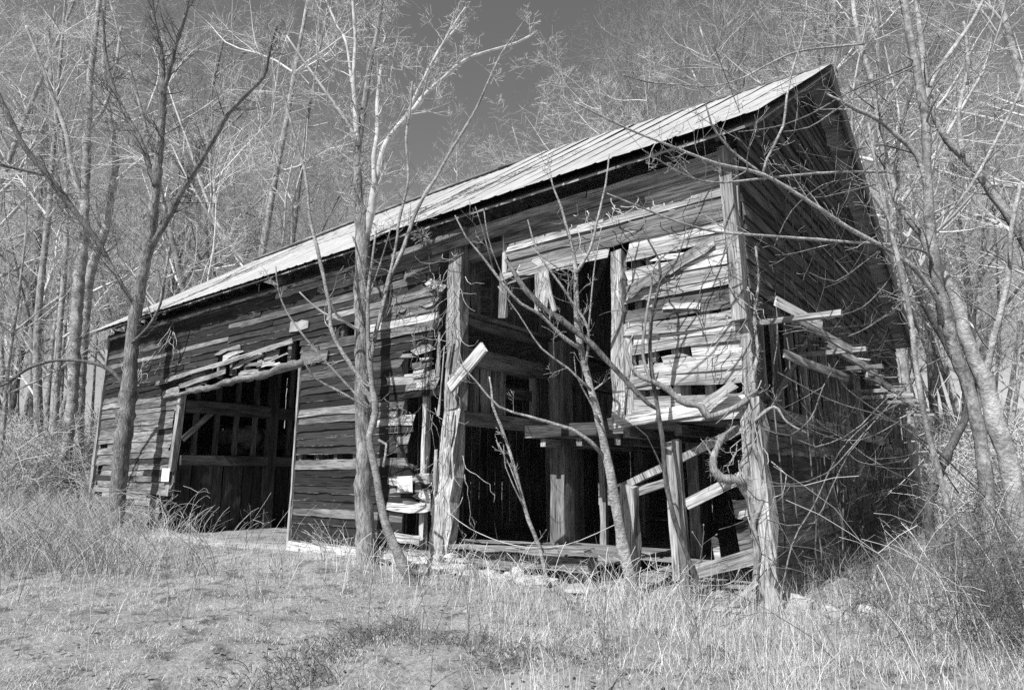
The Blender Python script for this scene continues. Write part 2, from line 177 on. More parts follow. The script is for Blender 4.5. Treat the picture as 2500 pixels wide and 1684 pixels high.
    ('limb', [(0.99, -0.31, 2.81, 0.01), (1.1, -0, 2.54, 0.0127), (1.35, 0.42, 2.28, 0.0155), (1.66, 0.89, 2.01, 0.0184), (1.93, 1.33, 1.68, 0.0186), (2.26, 1.81, 1.19, 0.0215)]),
    ('limb', [(0.3, -0.6, 2.09, 0.0101), (0.48, -0.2, 2.02, 0.0129), (0.63, 0.16, 2.22, 0.0133), (0.64, 0.43, 2.36, 0.0137), (0.69, 0.72, 2.67, 0.0113), (0.83, 1.08, 3.05, 0.0087)]),
    ('limb', [(0.56, -0.15, 1.97, 0.0103), (0.7, 0.02, 1.89, 0.0129), (0.97, 0.28, 2.01, 0.013), (1.13, 0.45, 2.15, 0.0131), (1.37, 0.69, 2.45, 0.0106), (1.59, 0.91, 2.67, 0.0081)]),
    ('limb', [(0.45, -0.99, 1.5, 0.0117), (0.58, -0.65, 1.47, 0.012), (0.85, -0.21, 1.59, 0.0124), (1.16, 0.26, 2.02, 0.0128), (1.5, 0.76, 2.5, 0.0133), (1.81, 1.23, 2.91, 0.011), (2.12, 1.71, 3.11, 0.0084)]),
    ('limb', [(0.37, -0.79, 2.54, 0.0099), (0.52, -0.37, 2.26, 0.0127), (0.73, 0.09, 2.05, 0.013), (1.04, 0.64, 1.98, 0.0107), (1.41, 1.23, 2.22, 0.0111), (1.77, 1.82, 2.64, 0.0087)]),
    ('limb', [(0.28, -0.61, 1.08, 0.0098), (0.43, -0.4, 1.01, 0.0124), (0.65, -0.13, 1.03, 0.0125), (0.81, 0.11, 1.41, 0.0128), (0.99, 0.34, 1.82, 0.0104), (1.18, 0.59, 2.08, 0.0079)]),
    ('limb', [(0.42, -0.25, 0.78, 0.015), (0.62, 0.03, 1.21, 0.0154), (0.8, 0.29, 1.67, 0.0131), (0.96, 0.55, 1.98, 0.0134), (1.27, 0.92, 2.31, 0.0109), (1.62, 1.32, 2.54, 0.0083)]),
  ],
  'gabletwigs': [
    ('limb', [(1.14, -0.45, 3.31, 0.0074), (1.32, 0.13, 3.5, 0.0104), (1.5, 0.71, 3.87, 0.0109), (1.61, 1.24, 4.27, 0.0115), (1.7, 1.75, 4.76, 0.0151)]),
    ('limb', [(0.9, -0.39, 3.88, 0.0077), (1.1, -0.04, 3.82, 0.0104), (1.34, 0.34, 4.09, 0.0107), (1.59, 0.73, 4.37, 0.011), (1.84, 1.11, 4.42, 0.014)]),
    ('limb', [(0.55, -0.4, 3.19, 0.0078), (0.73, -0.09, 3.27, 0.0106), (0.98, 0.28, 3.19, 0.0107), (1.31, 0.72, 3.39, 0.011), (1.67, 1.18, 3.77, 0.0141), (1.95, 1.57, 4.04, 0.0144)]),
    ('limb', [(0.48, -0.2, 4.35, 0.0082), (0.64, 0.12, 4.88, 0.0113), (0.95, 0.56, 5.31, 0.0116), (1.3, 1.04, 5.52, 0.0119), (1.69, 1.55, 6.05, 0.0122), (1.99, 1.99, 6.41, 0.0156)]),
    ('limb', [(0.82, -0.7, 5.56, 0.0078), (1.02, -0.29, 5.73, 0.0107), (1.26, 0.15, 6.08, 0.0111), (1.61, 0.67, 6.52, 0.0115), (2.08, 1.29, 6.97, 0.0148)]),
    ('limb', [(0.34, -0.82, 5.67, 0.008), (0.63, -0.31, 5.86, 0.0111), (0.94, 0.21, 6.16, 0.0115), (1.38, 0.85, 6.66, 0.0119), (2.01, 1.62, 7.18, 0.0154)]),
    ('limb', [(1.14, 0.05, 5.6, 0.0082), (1.29, 0.59, 5.69, 0.0114), (1.57, 1.23, 5.96, 0.012), (1.91, 1.92, 6, 0.0155)]),
    ('limb', [(0.66, -0.07, 5.11, 0.0083), (0.9, 0.21, 5.02, 0.0112), (1.16, 0.49, 5.11, 0.0113), (1.51, 0.85, 5.26, 0.0143)]),
  ],
}

# ------------------------------------------------------------------ materials
def new_mat(name):
    m = bpy.data.materials.new(name)
    m.use_nodes = True
    nt = m.node_tree
    nt.nodes.clear()
    out = nt.nodes.new('ShaderNodeOutputMaterial')
    b = nt.nodes.new('ShaderNodeBsdfPrincipled')
    b.inputs['Roughness'].default_value = 0.9
    b.inputs['Specular IOR Level'].default_value = 0.15
    nt.links.new(b.outputs[0], out.inputs['Surface'])
    return m, nt, b

def N(nt, kind, **kw):
    n = nt.nodes.new(kind)
    for k, v in kw.items():
        setattr(n, k, v)
    return n

def maprange(nt, src, a, b, c, d):
    n = N(nt, 'ShaderNodeMapRange')
    n.inputs['From Min'].default_value = a
    n.inputs['From Max'].default_value = b
    n.inputs['To Min'].default_value = c
    n.inputs['To Max'].default_value = d
    nt.links.new(src, n.inputs['Value'])
    return n.outputs['Result']

def math2(nt, op, a, b):
    n = N(nt, 'ShaderNodeMath', operation=op)
    for i, v in enumerate((a, b)):
        if isinstance(v, (int, float)):
            n.inputs[i].default_value = v
        else:
            nt.links.new(v, n.inputs[i])
    return n.outputs[0]

def object_coords(nt, scale, jitter=True):
    tc = N(nt, 'ShaderNodeTexCoord')
    mp = N(nt, 'ShaderNodeMapping')
    mp.inputs['Scale'].default_value = scale
    nt.links.new(tc.outputs['Object'], mp.inputs['Vector'])
    oi = N(nt, 'ShaderNodeObjectInfo')
    if jitter:
        off = math2(nt, 'MULTIPLY', oi.outputs['Random'], 91.0)
        cb = N(nt, 'ShaderNodeCombineXYZ')
        for i in range(3):
            nt.links.new(off, cb.inputs[i])
        nt.links.new(cb.outputs[0], mp.inputs['Location'])
    return mp.outputs[0], oi.outputs['Random'], tc

def noise(nt, vec, scale, detail=5.0, rough=0.6):
    n = N(nt, 'ShaderNodeTexNoise')
    n.inputs['Scale'].default_value = scale
    n.inputs['Detail'].default_value = detail
    n.inputs['Roughness'].default_value = rough
    nt.links.new(vec, n.inputs['Vector'])
    return n.outputs['Fac']

def bump(nt, b, h, strength, dist=0.01):
    n = N(nt, 'ShaderNodeBump')
    n.inputs['Strength'].default_value = strength
    n.inputs['Distance'].default_value = dist
    nt.links.new(h, n.inputs['Height'])
    nt.links.new(n.outputs[0], b.inputs['Normal'])

def grey(nt, val, b):
    cb = N(nt, 'ShaderNodeCombineColor')
    for i in range(3):
        nt.links.new(val, cb.inputs[i])
    nt.links.new(cb.outputs[0], b.inputs['Base Color'])

def wood(name, lo, hi, paint=None, spread=0.35, axis=0):
    """weathered timber, grain along the piece's own length (axis); paint = (value, coverage)"""
    m, nt, b = new_mat(name)
    sc = [26.0, 26.0, 26.0]
    sc[axis] = 1.3
    vec, rnd, tc = object_coords(nt, sc)
    sc2 = [5.0, 5.0, 5.0]
    sc2[axis] = 0.9
    vec2, _, _ = object_coords(nt, sc2)
    g = noise(nt, vec, 1.6, 6.0, 0.7)
    blot = noise(nt, vec2, 1.0, 4.0, 0.6)
    v = maprange(nt, g, 0.32, 0.68, lo, hi)
    v = math2(nt, 'MULTIPLY', v, maprange(nt, blot, 0.34, 0.66, 0.5, 1.3))
    if paint:
        cover = noise(nt, vec2, 4.5, 8.0, 0.75)
        wear = math2(nt, 'ADD', cover, math2(nt, 'MULTIPLY', g, 0.5))
        sp = N(nt, 'ShaderNodeSeparateXYZ')
        nt.links.new(tc.outputs['Object'], sp.inputs[0])
        rim = maprange(nt, sp.outputs['Z'], -0.004, 0.014, 0.24, 0.0)
        wear = math2(nt, 'ADD', wear, rim)
        mask = maprange(nt, wear, paint[1] + 0.25 - 0.05, paint[1] + 0.25 + 0.09, 0.0, 1.0)
        mx = N(nt, 'ShaderNodeMix', data_type='FLOAT')
        nt.links.new(mask, mx.inputs[0])
        mx.inputs[2].default_value = paint[0]
        nt.links.new(v, mx.inputs[3])
        v = mx.outputs[0]
    v = math2(nt, 'MULTIPLY', v, maprange(nt, rnd, 0, 1, 1 - spread, 1 + spread))
    # short cracks along the grain
    sc3 = [60.0, 60.0, 60.0]
    sc3[axis] = 2.2
    vec3, _, _ = object_coords(nt, sc3)
    ck = noise(nt, vec3, 1.0, 3.0, 0.5)
    v = math2(nt, 'MULTIPLY', v, maprange(nt, ck, 0.34, 0.46, 0.22, 1.0))
    grey(nt, v, b)
    bump(nt, b, math2(nt, 'ADD', g, math2(nt, 'MULTIPLY', ck, 0.7)), 0.55, 0.012)
    return m

def bark(name, lo, hi, stretch=0.25, sc=26.0, blot=3.0, contrast=0.55):
    m, nt, b = new_mat(name)
    vec, rnd, tc = object_coords(nt, (1, 1, stretch))
    g = noise(nt, vec, sc, 5.0, 0.7)
    vec2, _, _ = object_coords(nt, (1, 1, 1))
    bl = noise(nt, vec2, blot, 4.0, 0.65)
    v = maprange(nt, g, 0.33, 0.67, lo, hi)
    v = math2(nt, 'MULTIPLY', v, maprange(nt, bl, 0.35, 0.65, contrast, 1.2))
    v = math2(nt, 'MULTIPLY', v, maprange(nt, rnd, 0, 1, 0.8, 1.2))
    grey(nt, v, b)
    bump(nt, b, g, 1.0, 0.035)
    return m

def plain(name, v, rough=0.85, var=0.25, sc=8.0, spec=0.15):
    m, nt, b = new_mat(name)
    b.inputs['Roughness'].default_value = rough
    b.inputs['Specular IOR Level'].default_value = spec
    vec, rnd, tc = object_coords(nt, (1, 1, 1))
    g = noise(nt, vec, sc, 6.0, 0.65)
    x = maprange(nt, g, 0.3, 0.7, v * (1 - var), v * (1 + var))
    x = math2(nt, 'MULTIPLY', x, maprange(nt, rnd, 0, 1, 0.85, 1.15))
    grey(nt, x, b)
    bump(nt, b, g, 0.25, 0.01)
    return m

def straw(name, lo, hi):
    """value differs blade by blade (each loose island)"""
    m, nt, b = new_mat(name)
    ge = N(nt, 'ShaderNodeNewGeometry')
    v = maprange(nt, ge.outputs['Random Per Island'], 0, 1, lo, hi)
    grey(nt, v, b)
    return m

M = {}
M['drab'] = wood('weathered_drab_wood', 0.07, 0.28)
M['pale'] = wood('weathered_pale_wood', 0.16, 0.62)
M['grey'] = wood('weathered_grey_wood', 0.08, 0.32)
M['paint'] = wood('worn_dark_paint_on_wood', 0.14, 0.42, paint=(0.032, 0.685), spread=0.45)
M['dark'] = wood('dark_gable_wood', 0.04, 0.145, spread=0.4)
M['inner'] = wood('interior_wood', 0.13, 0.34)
M['gloom'] = wood('shade_dark_beam', 0.05, 0.13)  # interior wood again, its colour darkened to paint in the indoor shade
M['gloompost'] = wood('shade_dark_stud', 0.05, 0.14, axis=2)  # same darkened copy for uprights, shade put into the colour
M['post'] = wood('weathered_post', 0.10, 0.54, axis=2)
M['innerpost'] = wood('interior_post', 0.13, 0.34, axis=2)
M['lowboard'] = wood('shade_dark_board', 0.03, 0.08, axis=2)  # near-black colour paints the shade low inside the doorway
M['bark_dark'] = bark('dark_bark', 0.05, 0.24, sc=30)
M['bark_mid'] = bark('grey_bark', 0.07, 0.40, stretch=0.16, sc=34, contrast=0.5)
M['bark_pale'] = bark('pale_bark', 0.25, 0.55, stretch=1.2, sc=16, contrast=0.45)
M['bark_right'] = bark('smooth_grey_bark', 0.16, 0.46, stretch=0.7, sc=18, contrast=0.5)
M['bark_vine'] = bark('shaggy_vine_bark', 0.22, 0.55, stretch=0.15, sc=40)
M['twig'] = plain('pale_twig', 0.42, var=0.4, sc=4)
M['twig_near'] = bark('sapling_bark', 0.20, 0.52, stretch=1.6, sc=22, blot=5.0, contrast=0.55)
M['twig_far'] = plain('far_twig', 0.50, var=0.35, sc=2)
M['twig_far_b'] = plain('far_twig_dull', 0.30, var=0.35, sc=2)
M['twig_far_c'] = plain('far_twig_bright', 0.62, var=0.3, sc=2)
M['bark_far_b'] = bark('far_bark_dark', 0.06, 0.24, stretch=0.5, sc=9)
M['bark_far'] = bark('far_bark', 0.14, 0.46, stretch=0.5, sc=9)
M['straw'] = straw('dry_grass', 0.18, 0.74)
M['stalk'] = straw('dry_weed', 0.12, 0.55)
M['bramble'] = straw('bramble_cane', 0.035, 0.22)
M['leaf'] = straw('dead_leaf', 0.06, 0.30)
M['weed'] = plain('dead_weed_stem', 0.16, var=0.4, sc=20)
M['stone'] = plain('field_stone', 0.38, var=0.4, sc=9)
M['sign'] = plain('white_sign_board', 0.82, var=0.06, sc=6, rough=0.6)
M['letter'] = plain('faded_lettering', 0.12, var=0.3, sc=60)
M['tin'] = plain('pale_sheet_patch', 0.30, var=0.3, sc=3)
M['hay'] = plain('old_hay', 0.16, var=0.5, sc=25)

def roof_material():
    m, nt, b = new_mat('weathered_roof_metal')
    b.inputs['Roughness'].default_value = 0.6
    b.inputs['Specular IOR Level'].default_value = 0.3
    tc = N(nt, 'ShaderNodeTexCoord')
    oi = N(nt, 'ShaderNodeObjectInfo')
    mp = N(nt, 'ShaderNodeMapping')
    mp.inputs['Scale'].default_value = (9.0, 0.55, 1.0)
    nt.links.new(tc.outputs['Object'], mp.inputs['Vector'])
    off = math2(nt, 'MULTIPLY', oi.outputs['Random'], 57.0)
    cb = N(nt, 'ShaderNodeCombineXYZ')
    nt.links.new(off, cb.inputs[0])
    nt.links.new(off, cb.inputs[1])
    nt.links.new(cb.outputs[0], mp.inputs['Location'])
    streak = noise(nt, mp.outputs[0], 1.6, 6.0, 0.65)
    mp2 = N(nt, 'ShaderNodeMapping')
    mp2.inputs['Scale'].default_value = (1.6, 1.6, 1.0)
    nt.links.new(tc.outputs['Object'], mp2.inputs['Vector'])
    nt.links.new(cb.outputs[0], mp2.inputs['Location'])
    pat = noise(nt, mp2.outputs[0], 1.7, 7.0, 0.7)
    v = maprange(nt, streak, 0.30, 0.62, 0.29, 0.43)
    v = math2(nt, 'MULTIPLY', v, maprange(nt, pat, 0.33, 0.6, 0.78, 1.06))
    v = math2(nt, 'MULTIPLY', v, maprange(nt, oi.outputs['Random'], 0, 1, 0.88, 1.1))
    grey(nt, v, b)
    bump(nt, b, pat, 0.2, 0.01)
    return m
M['roof'] = roof_material()

def ground_material():
    m, nt, b = new_mat('matted_dry_ground')
    tc = N(nt, 'ShaderNodeTexCoord')
    a = noise(nt, tc.outputs['Object'], 1.1, 8.0, 0.7)
    c = noise(nt, tc.outputs['Object'], 22.0, 8.0, 0.75)
    v = maprange(nt, a, 0.3, 0.7, 0.22, 0.40)
    v = math2(nt, 'MULTIPLY', v, maprange(nt, c, 0.3, 0.7, 0.45, 1.4))
    # dark leaf litter in the hollows of the mat
    lit = noise(nt, tc.outputs['Object'], 2.4, 6.0, 0.7)
    v = math2(nt, 'MULTIPLY', v, maprange(nt, lit, 0.38, 0.48, 0.4, 1.0))
    # bare pale earth along the foot of the wall
    sp = N(nt, 'ShaderNodeSeparateXYZ')
    nt.links.new(tc.outputs['Object'], sp.inputs[0])
    wob = math2(nt, 'MULTIPLY', math2(nt, 'SUBTRACT', a, 0.5), 2.2)
    dx = math2(nt, 'ABSOLUTE', math2(nt, 'ADD', sp.outputs['X'], 10.2), 0)
    dy = math2(nt, 'ABSOLUTE', math2(nt, 'ADD', sp.outputs['Y'], 0.4), 0)
    ex = maprange(nt, math2(nt, 'ADD', dx, wob), 3.2, 4.2, 1.0, 0.0)
    ey = maprange(nt, math2(nt, 'ADD', dy, wob), 0.45, 0.95, 1.0, 0.0)
    v = math2(nt, 'ADD', v, math2(nt, 'MULTIPLY', math2(nt, 'MULTIPLY', ex, ey), 0.22))
    grey(nt, v, b)
    bump(nt, b, c, 0.9, 0.04)
    return m
M['ground'] = ground_material()

# ------------------------------------------------------------------ helpers
def tag(o, label=None, cat=None, group=None, kind=None):
    if label: o['label'] = label
    if cat: o['category'] = cat
    if group: o['group'] = group
    if kind: o['kind'] = kind
    return o

def link_mesh(name, verts, faces, mat, parent=None, loc=(0, 0, 0), rot=(0, 0, 0), smooth=False):
    me = bpy.data.meshes.new(name)
    me.from_pydata(verts, [], faces)
    if smooth:
        me.polygons.foreach_set('use_smooth', [True] * len(me.polygons))
    me.materials.append(mat)
    o = bpy.data.objects.new(name, me)
    COL.objects.link(o)
    o.location = loc
    o.rotation_euler = rot
    if parent:
        o.parent = parent
    return o

def empty(name, loc=(0, 0, 0)):
    o = bpy.data.objects.new(name, None)
    o.empty_display_size = 0.3
    COL.objects.link(o)
    o.location = loc
    return o

class MB:
    def __init__(self):
        self.v = []
        self.f = []
    def tube(self, pts, rad, sides=6, cap=True):
        pts = [Vector(p) for p in pts]
        n = len(pts)
        base = len(self.v)
        up = Vector((0.31, 0.17, 0.93))
        t0 = (pts[1] - pts[0]).normalized()
        if abs(t0.dot(up)) > 0.95:
            up = Vector((1, 0, 0))
        nrm = (up - t0 * up.dot(t0)).normalized()
        for i in range(n):
            t = (pts[min(i + 1, n - 1)] - pts[max(i - 1, 0)])
            if t.length < 1e-7: t = t0
            t.normalize()
            nrm = nrm - t * nrm.dot(t)
            if nrm.length < 1e-6:
                nrm = t.orthogonal()
            nrm.normalize()
            bi = t.cross(nrm)
            for s in range(sides):
                a = 2 * math.pi * s / sides
                self.v.append(pts[i] + (nrm * math.cos(a) + bi * math.sin(a)) * rad[i])
        for i in range(n - 1):
            for s in range(sides):
                a = base + i * sides + s
                b = base + i * sides + (s + 1) % sides
                self.f.append((a, b, b + sides, a + sides))
        if cap:
            self.f.append(tuple(base + s for s in reversed(range(sides))))
            self.f.append(tuple(base + (n - 1) * sides + s for s in range(sides)))
    def build(self, name, mat, parent=None, smooth=True):
        return link_mesh(name, [tuple(v) for v in self.v], self.f, mat, parent, smooth=smooth)

def smooth_path(P, step):
    """Catmull-Rom through (x,y,z,r) points"""
    out = []
    n = len(P)
    for i in range(n - 1):
        p0 = P[max(i - 1, 0)]; p1 = P[i]; p2 = P[i + 1]; p3 = P[min(i + 2, n - 1)]
        L = math.dist(p1[:3], p2[:3])
        m = max(1, int(L / step))
        for j in range(m):
            t = j / m
            q = []
            for c in range(4):
                a, b, d, e = p0[c], p1[c], p2[c], p3[c]
                q.append(0.5 * (2 * b + (d - a) * t + (2 * a - 5 * b + 4 * d - e) * t * t + (3 * b - a - 3 * d + e) * t ** 3))
            q[3] = p1[3] + (p2[3] - p1[3]) * t
            out.append(q)
    out.append(list(P[-1]))
    return out

def grow(mb, p, d, length, rad, level, spec, sides=3):
    """a wandering twig with side shoots"""
    segs = spec['segs'][level]
    pts = [p.copy()]; rr = [rad]
    d = d.normalized()
    step = length / segs
    w = spec['wander']
    cu = spec.get('curl', 0.0)
    bend = Vector((rng.gauss(0, 1), rng.gauss(0, 1), rng.gauss(0, 0.6) + 0.5)) * cu
    for i in range(segs):
        d = (d + bend + Vector((rng.uniform(-w, w), rng.uniform(-w, w), rng.uniform(-w, w) + spec['up']))).normalized()
        p = p + d * step
        pts.append(p)
        rr.append(max(spec['rmin'], rad * (1 - 0.8 * (i + 1) / segs)))
    mb.tube(pts, rr, sides, cap=False)
    if level + 1 < len(spec['segs']):
        k = spec['kids'][level]
        for j in range(k):
            t = rng.uniform(0.2, 1.0)
            idx = min(segs - 1, int(t * segs))
            q = pts[idx].lerp(pts[idx + 1], t * segs - idx if idx < segs else 0)
            td = (pts[idx + 1] - pts[idx]).normalized()
            side = td.orthogonal()
            side.rotate(Matrix.Rotation(rng.uniform(0, 6.28), 3, td))
            ang = R(rng.uniform(28, 62))
            nd = td * math.cos(ang) + side * math.sin(ang)
            grow(mb, q, nd, length * rng.uniform(0.35, 0.68) * (1.15 - 0.5 * t), max(spec['rmin'], rr[idx] * 0.55), level + 1, spec, 3)

# ------------------------------------------------------------------ ground
def fbm(x, y):
    return (np.sin(x * 1.3 + 1.1 * np.sin(y * 0.9)) * np.cos(y * 1.1 + 0.7) * 0.5
            + np.sin(x * 2.9 + y * 1.7 + 2.0) * 0.25 + np.sin(x * 5.3 - y * 4.1) * 0.13 + np.sin(x * 9.7 + 3 * np.sin(y * 7.3)) * 0.07)

def sstep(a, b, x):
    t = np.clip((x - a) / (b - a), 0, 1)
    return t * t * (3 - 2 * t)

def ground_h(x, y):
    x = np.asarray(x, float); y = np.asarray(y, float)
    h = 0.05 * fbm(x, y) + 0.05 * fbm(x * 2.3 + 4, y * 2.6 + 1) + 0.032 * fbm(x * 5.1, y * 5.7 + 3)
    h = h + 0.22 * sstep(-9, -17, x)
    # low bank of earth in front of the boarded panel
    h = h + 0.20 * np.exp(-((x + 8.6) / 2.8) ** 2 - ((y + 1.5) / 1.0) ** 2)
    # a dip that runs across the near grass
    u = (x + 1.2) * 0.80 + (y + 4.6) * 0.60
    v = -(x + 1.2) * 0.60 + (y + 4.6) * 0.80
    h = h - 0.16 * np.exp(-(v / 0.38) ** 2) * np.exp(-(u / 2.3) ** 2)
    h = h + 0.12 * np.exp(-((v + 0.75) / 0.45) ** 2) * np.exp(-(u / 2.3) ** 2)
    inside = sstep(0.6, -0.1, x) * sstep(-21.0, -20.2, x) * sstep(-0.5, 0.4, y) * sstep(13.8, 12.9, y)
    h = h * (1 - inside) + 0.0 * inside
    # the wood stands on gently rising land
    far = np.maximum(np.maximum(y - 17, -x - 26), np.maximum(x - 14, 0))
    h = h + 0.085 * np.maximum(far, 0) * sstep(0, 12, far)
    return h

def gh(x, y):
    return float(ground_h(x, y))

def build_ground():
    def axis(lo, hi, c0, c1, fine, coarse):
        a = list(np.arange(c0, c1, fine))
        s = coarse * 0.3; q = c1
        while q < hi:
            a.append(q); q += s; s *= 1.25
        s = coarse * 0.3; q = c0 - fine
        while q > lo:
            a.insert(0, q); q -= s; s *= 1.25
        return np.array([lo] + a + [hi])
    xs = axis(-320, 320, -24, 9, 0.11, 1.0)
    ys = axis(-120, 420, -9.5, 3, 0.10, 1.0)
    X, Y = np.meshgrid(xs, ys)
    Z = ground_h(X, Y)
    V = np.stack([X, Y, Z], -1).reshape(-1, 3)
    nx, ny = len(xs), len(ys)
    i = np.arange(nx - 1)[None, :] + np.arange(ny - 1)[:, None] * nx
    F = np.stack([i, i + 1, i + 1 + nx, i + nx], -1).reshape(-1, 4)
    o = link_mesh('ground', V.tolist(), F.tolist(), M['ground'], smooth=True)
    tag(o, 'pale matted dry winter ground around the barn', 'ground', kind='structure')
build_ground()

# ------------------------------------------------------------------ barn
barn = empty('barn', (0, 0, 0))
tag(barn, 'derelict timber barn with torn siding and pale metal roof', 'barn')
XL, XR = -20.1, 0.0
YB = 12.9
EDGE = 0.50                                   # the roof runs out past the near gable
EAVE_Y, EAVE_Z, RIDGE_Y, RIDGE_Z, REAR_Y, REAR_Z = -0.52, 5.97, 4.85, 9.50, 13.2, 5.18
def ridge_z(x):
    """the ridge dips towards the near gable"""
    return RIDGE_Z + 0.36 * float(sstep(0.6, -8.0, x)) - 0.12 * float(sstep(-12, -20, x))

def part(name, verts, faces, mat, loc=(0, 0, 0), rot=(0, 0, 0), parent=None, smooth=False):
    return link_mesh(name, verts, faces, mat, parent or barn, loc, rot, smooth)

def beam(name, a, b, w, h, mat, parent=None, jit=0.012, segs=None, roll=0.0, taper=1.0):
    """a hewn timber from a to b; w across, h the other way (h is vertical for a level beam, along -y for a post); its length is the mesh's own x axis,
    or z for near-vertical pieces"""
    a = Vector(a); b = Vector(b)
    L = (b - a).length
    d = (b - a).normalized()
    vert = abs(d.z) > 0.75
    n = segs or max(2, min(9, int(L / 0.35)))
    verts = []; faces = []
    for i in range(n + 1):
        t = i / n
        k = 1 + (taper - 1) * t
        for (sx, sy) in ((-1, -1), (1, -1), (1, 1), (-1, 1)):
            p = sx * w / 2 * k + rng.uniform(-jit, jit)
            q = sy * h / 2 * k + rng.uniform(-jit, jit)
            e = 0 if 0 < i < n else rng.uniform(-jit, jit) * 1.5
            verts.append((p, q, t * L + e) if vert else (t * L + e, p, q))
    for i in range(n):
        for s in range(4):
            c = i * 4 + s; e = i * 4 + (s + 1) % 4
            f = (c, e, e + 4, c + 4)
            faces.append(f if vert else f)
    faces.append((3, 2, 1, 0)); faces.append(tuple(n * 4 + s for s in range(4)))
    if vert:
        q = d.to_track_quat('Z', 'Y')
        # keep the section square to the walls
        zax = d; xax = Vector((1, 0, 0)); xax = (xax - zax * xax.dot(zax)).normalized(); yax = zax.cross(xax)
    else:
        xax = d
        zax = Vector((0, 0, 1)); zax = (zax - xax * zax.dot(xax)).normalized(); yax = zax.cross(xax)
    m = Matrix((xax, yax, zax)).transposed()
    if roll:
        m = m @ Matrix.Rotation(roll, 3, 'Z' if vert else 'X')
    return part(name, verts, faces, mat, a, m.to_euler(), parent)

def board_mesh(L, h, t=0.024, ragl=0.0, ragr=0.0, bow=0.01, rough=0.008):
    """clapboard: x along, z up, weather face to -y, thick lower edge"""
    n = max(3, min(12, int(L / 0.38) + 1))
    v = []
    ph = rng.uniform(0, 6); fr = rng.uniform(0.7, 1.8)
    sag = rng.gauss(0, rough * 0.9)
    for i in range(n + 1):
        u = i / n
        x = u * L + (rng.uniform(-0.3, 0.3) * L / n if 0 < i < n else 0)
        dz = rng.uniform(-rough, rough) + sag * 4 * u * (1 - u)
        if rng.random() < 0.10: dz += rng.uniform(0.5, 2.2) * rough          # a chip out of the lower edge
        dy = bow * math.sin(ph + fr * x) + rng.uniform(-0.004, 0.004)
        xb = xt = x
        if i == 0:
            xb += rng.uniform(0, ragl); xt += rng.uniform(0, ragl)
        if i == n:
            xb -= rng.uniform(0, ragr); xt -= rng.uniform(0, ragr)
        tz = rng.uniform(-rough, rough) * 0.6 + sag * 4 * u * (1 - u)
        v += [(xb, -0.010 - t + dy, dz), (xb, -0.010 + dy, dz + 0.004), (xt, 0.0 + dy * 0.3, h + tz), (xt, -0.008 + dy * 0.3, h + tz)]
    f = []
    for i in range(n):
        b = i * 4
        for s in range(4):
            f.append((b + s, b + 4 + s, b + 4 + (s + 1) % 4, b + (s + 1) % 4))
    f.append((0, 1, 2, 3)); f.append((n * 4 + 3, n * 4 + 2, n * 4 + 1, n * 4))
    return v, f

def put_board(name, x0, x1, z, mat, wall='front', h=0.20, tilt=0.0, flare=0.0, ragl=0.03, ragr=0.03, off=0.0, bow=0.010, rough=0.008, t=0.024, plane=0.0):
    L = x1 - x0
    v, f = board_mesh(L, h, t, ragl, ragr, bow, rough)
    if wall == 'front':
        loc = (x0, plane - off, z); rz = 0.0
    elif wall == 'gable':
        loc = (plane + off, x0, z); rz = math.pi / 2
    elif wall == 'left':                      # faces -x
        loc = (plane - off, x1, z); rz = -math.pi / 2
    elif wall == 'rear':
        loc = (x1, plane + off, z); rz = math.pi
    rot = Euler((flare, -tilt, rz), 'XYZ') if False else (Matrix.Rotation(rz, 3, 'Z') @ Matrix.Rotation(-tilt, 3, 'Y') @ Matrix.Rotation(flare, 3, 'X')).to_euler()
    return part(name, v, f, mat, loc, rot)

# ---- front siding, row by row
ROW = 0.156
def edge_noise(z, s):
    return math.sin(z * 13.7 + s) * 0.5 + math.sin(z * 31.1 + 2 * s) * 0.5

def front_gap(x, z):
    zc = z + 0.08
    # doorway of the far bay
    if zc < 3.72:
        le = -15.22 + 0.10 * edge_noise(z, 1)
        if 1.2 < zc < 1.72: le = -14.93
        elif zc < 1.0: le = -15.55
        elif 3.3 < zc: le = -15.0
        if le < x < -9.62: return True
    if 3.72 <= zc < 3.92 and -15.6 < x < -9.62: return True
    # torn strip over the doorway
    if 3.92 <= zc < 4.52 and -13.3 + 0.5 * edge_noise(z, 3) < x < -9.75 + 0.1 * edge_noise(z, 4): return True
    if 4.36 <= zc < 4.60 and -12.6 < x < -12.7: return True
    # tall bay
    if x > -5.38 + 0.12 * edge_noise(z, 5):
        if zc < 2.34: return True
        if x < -4.02 and zc < 5.66: return True
        if x < -1.78 and zc < 4.86: return True
    # ragged edge beside the bay post
    if -6.75 < x < -5.2:
        r = -6.15 + 0.35 * edge_noise(z, 6)
        if 0.25 < zc < 1.22 and x > r: return True
        if 1.56 < zc < 2.88 and x > r: return True
        if 3.42 < zc < 3.78 and x > -6.35: return True
        if 4.86 < zc < 5.22 and x > -5.82 + 0.1 * edge_noise(z, 7): return True
    if 4.36 < zc < 4.56 and -8.35 < x < -7.75: return True
    # right panel
    if x > -1.8:
        if 2.56 < zc < 2.80: return True
        if 4.40 < zc < 4.68 and -1.7 < x < -0.55 + 0.3 * edge_noise(z, 8): return True
        if 3.13 < zc < 3.30 and x < -0.85: return True
        if 3.85 < zc < 4.05 and x < -1.35: return True
    # broken far corner
    if x < -19.75 + 0.3 * edge_noise(z, 9) and zc < 2.6 and math.sin(z * 23) > -0.3: return True
    return False

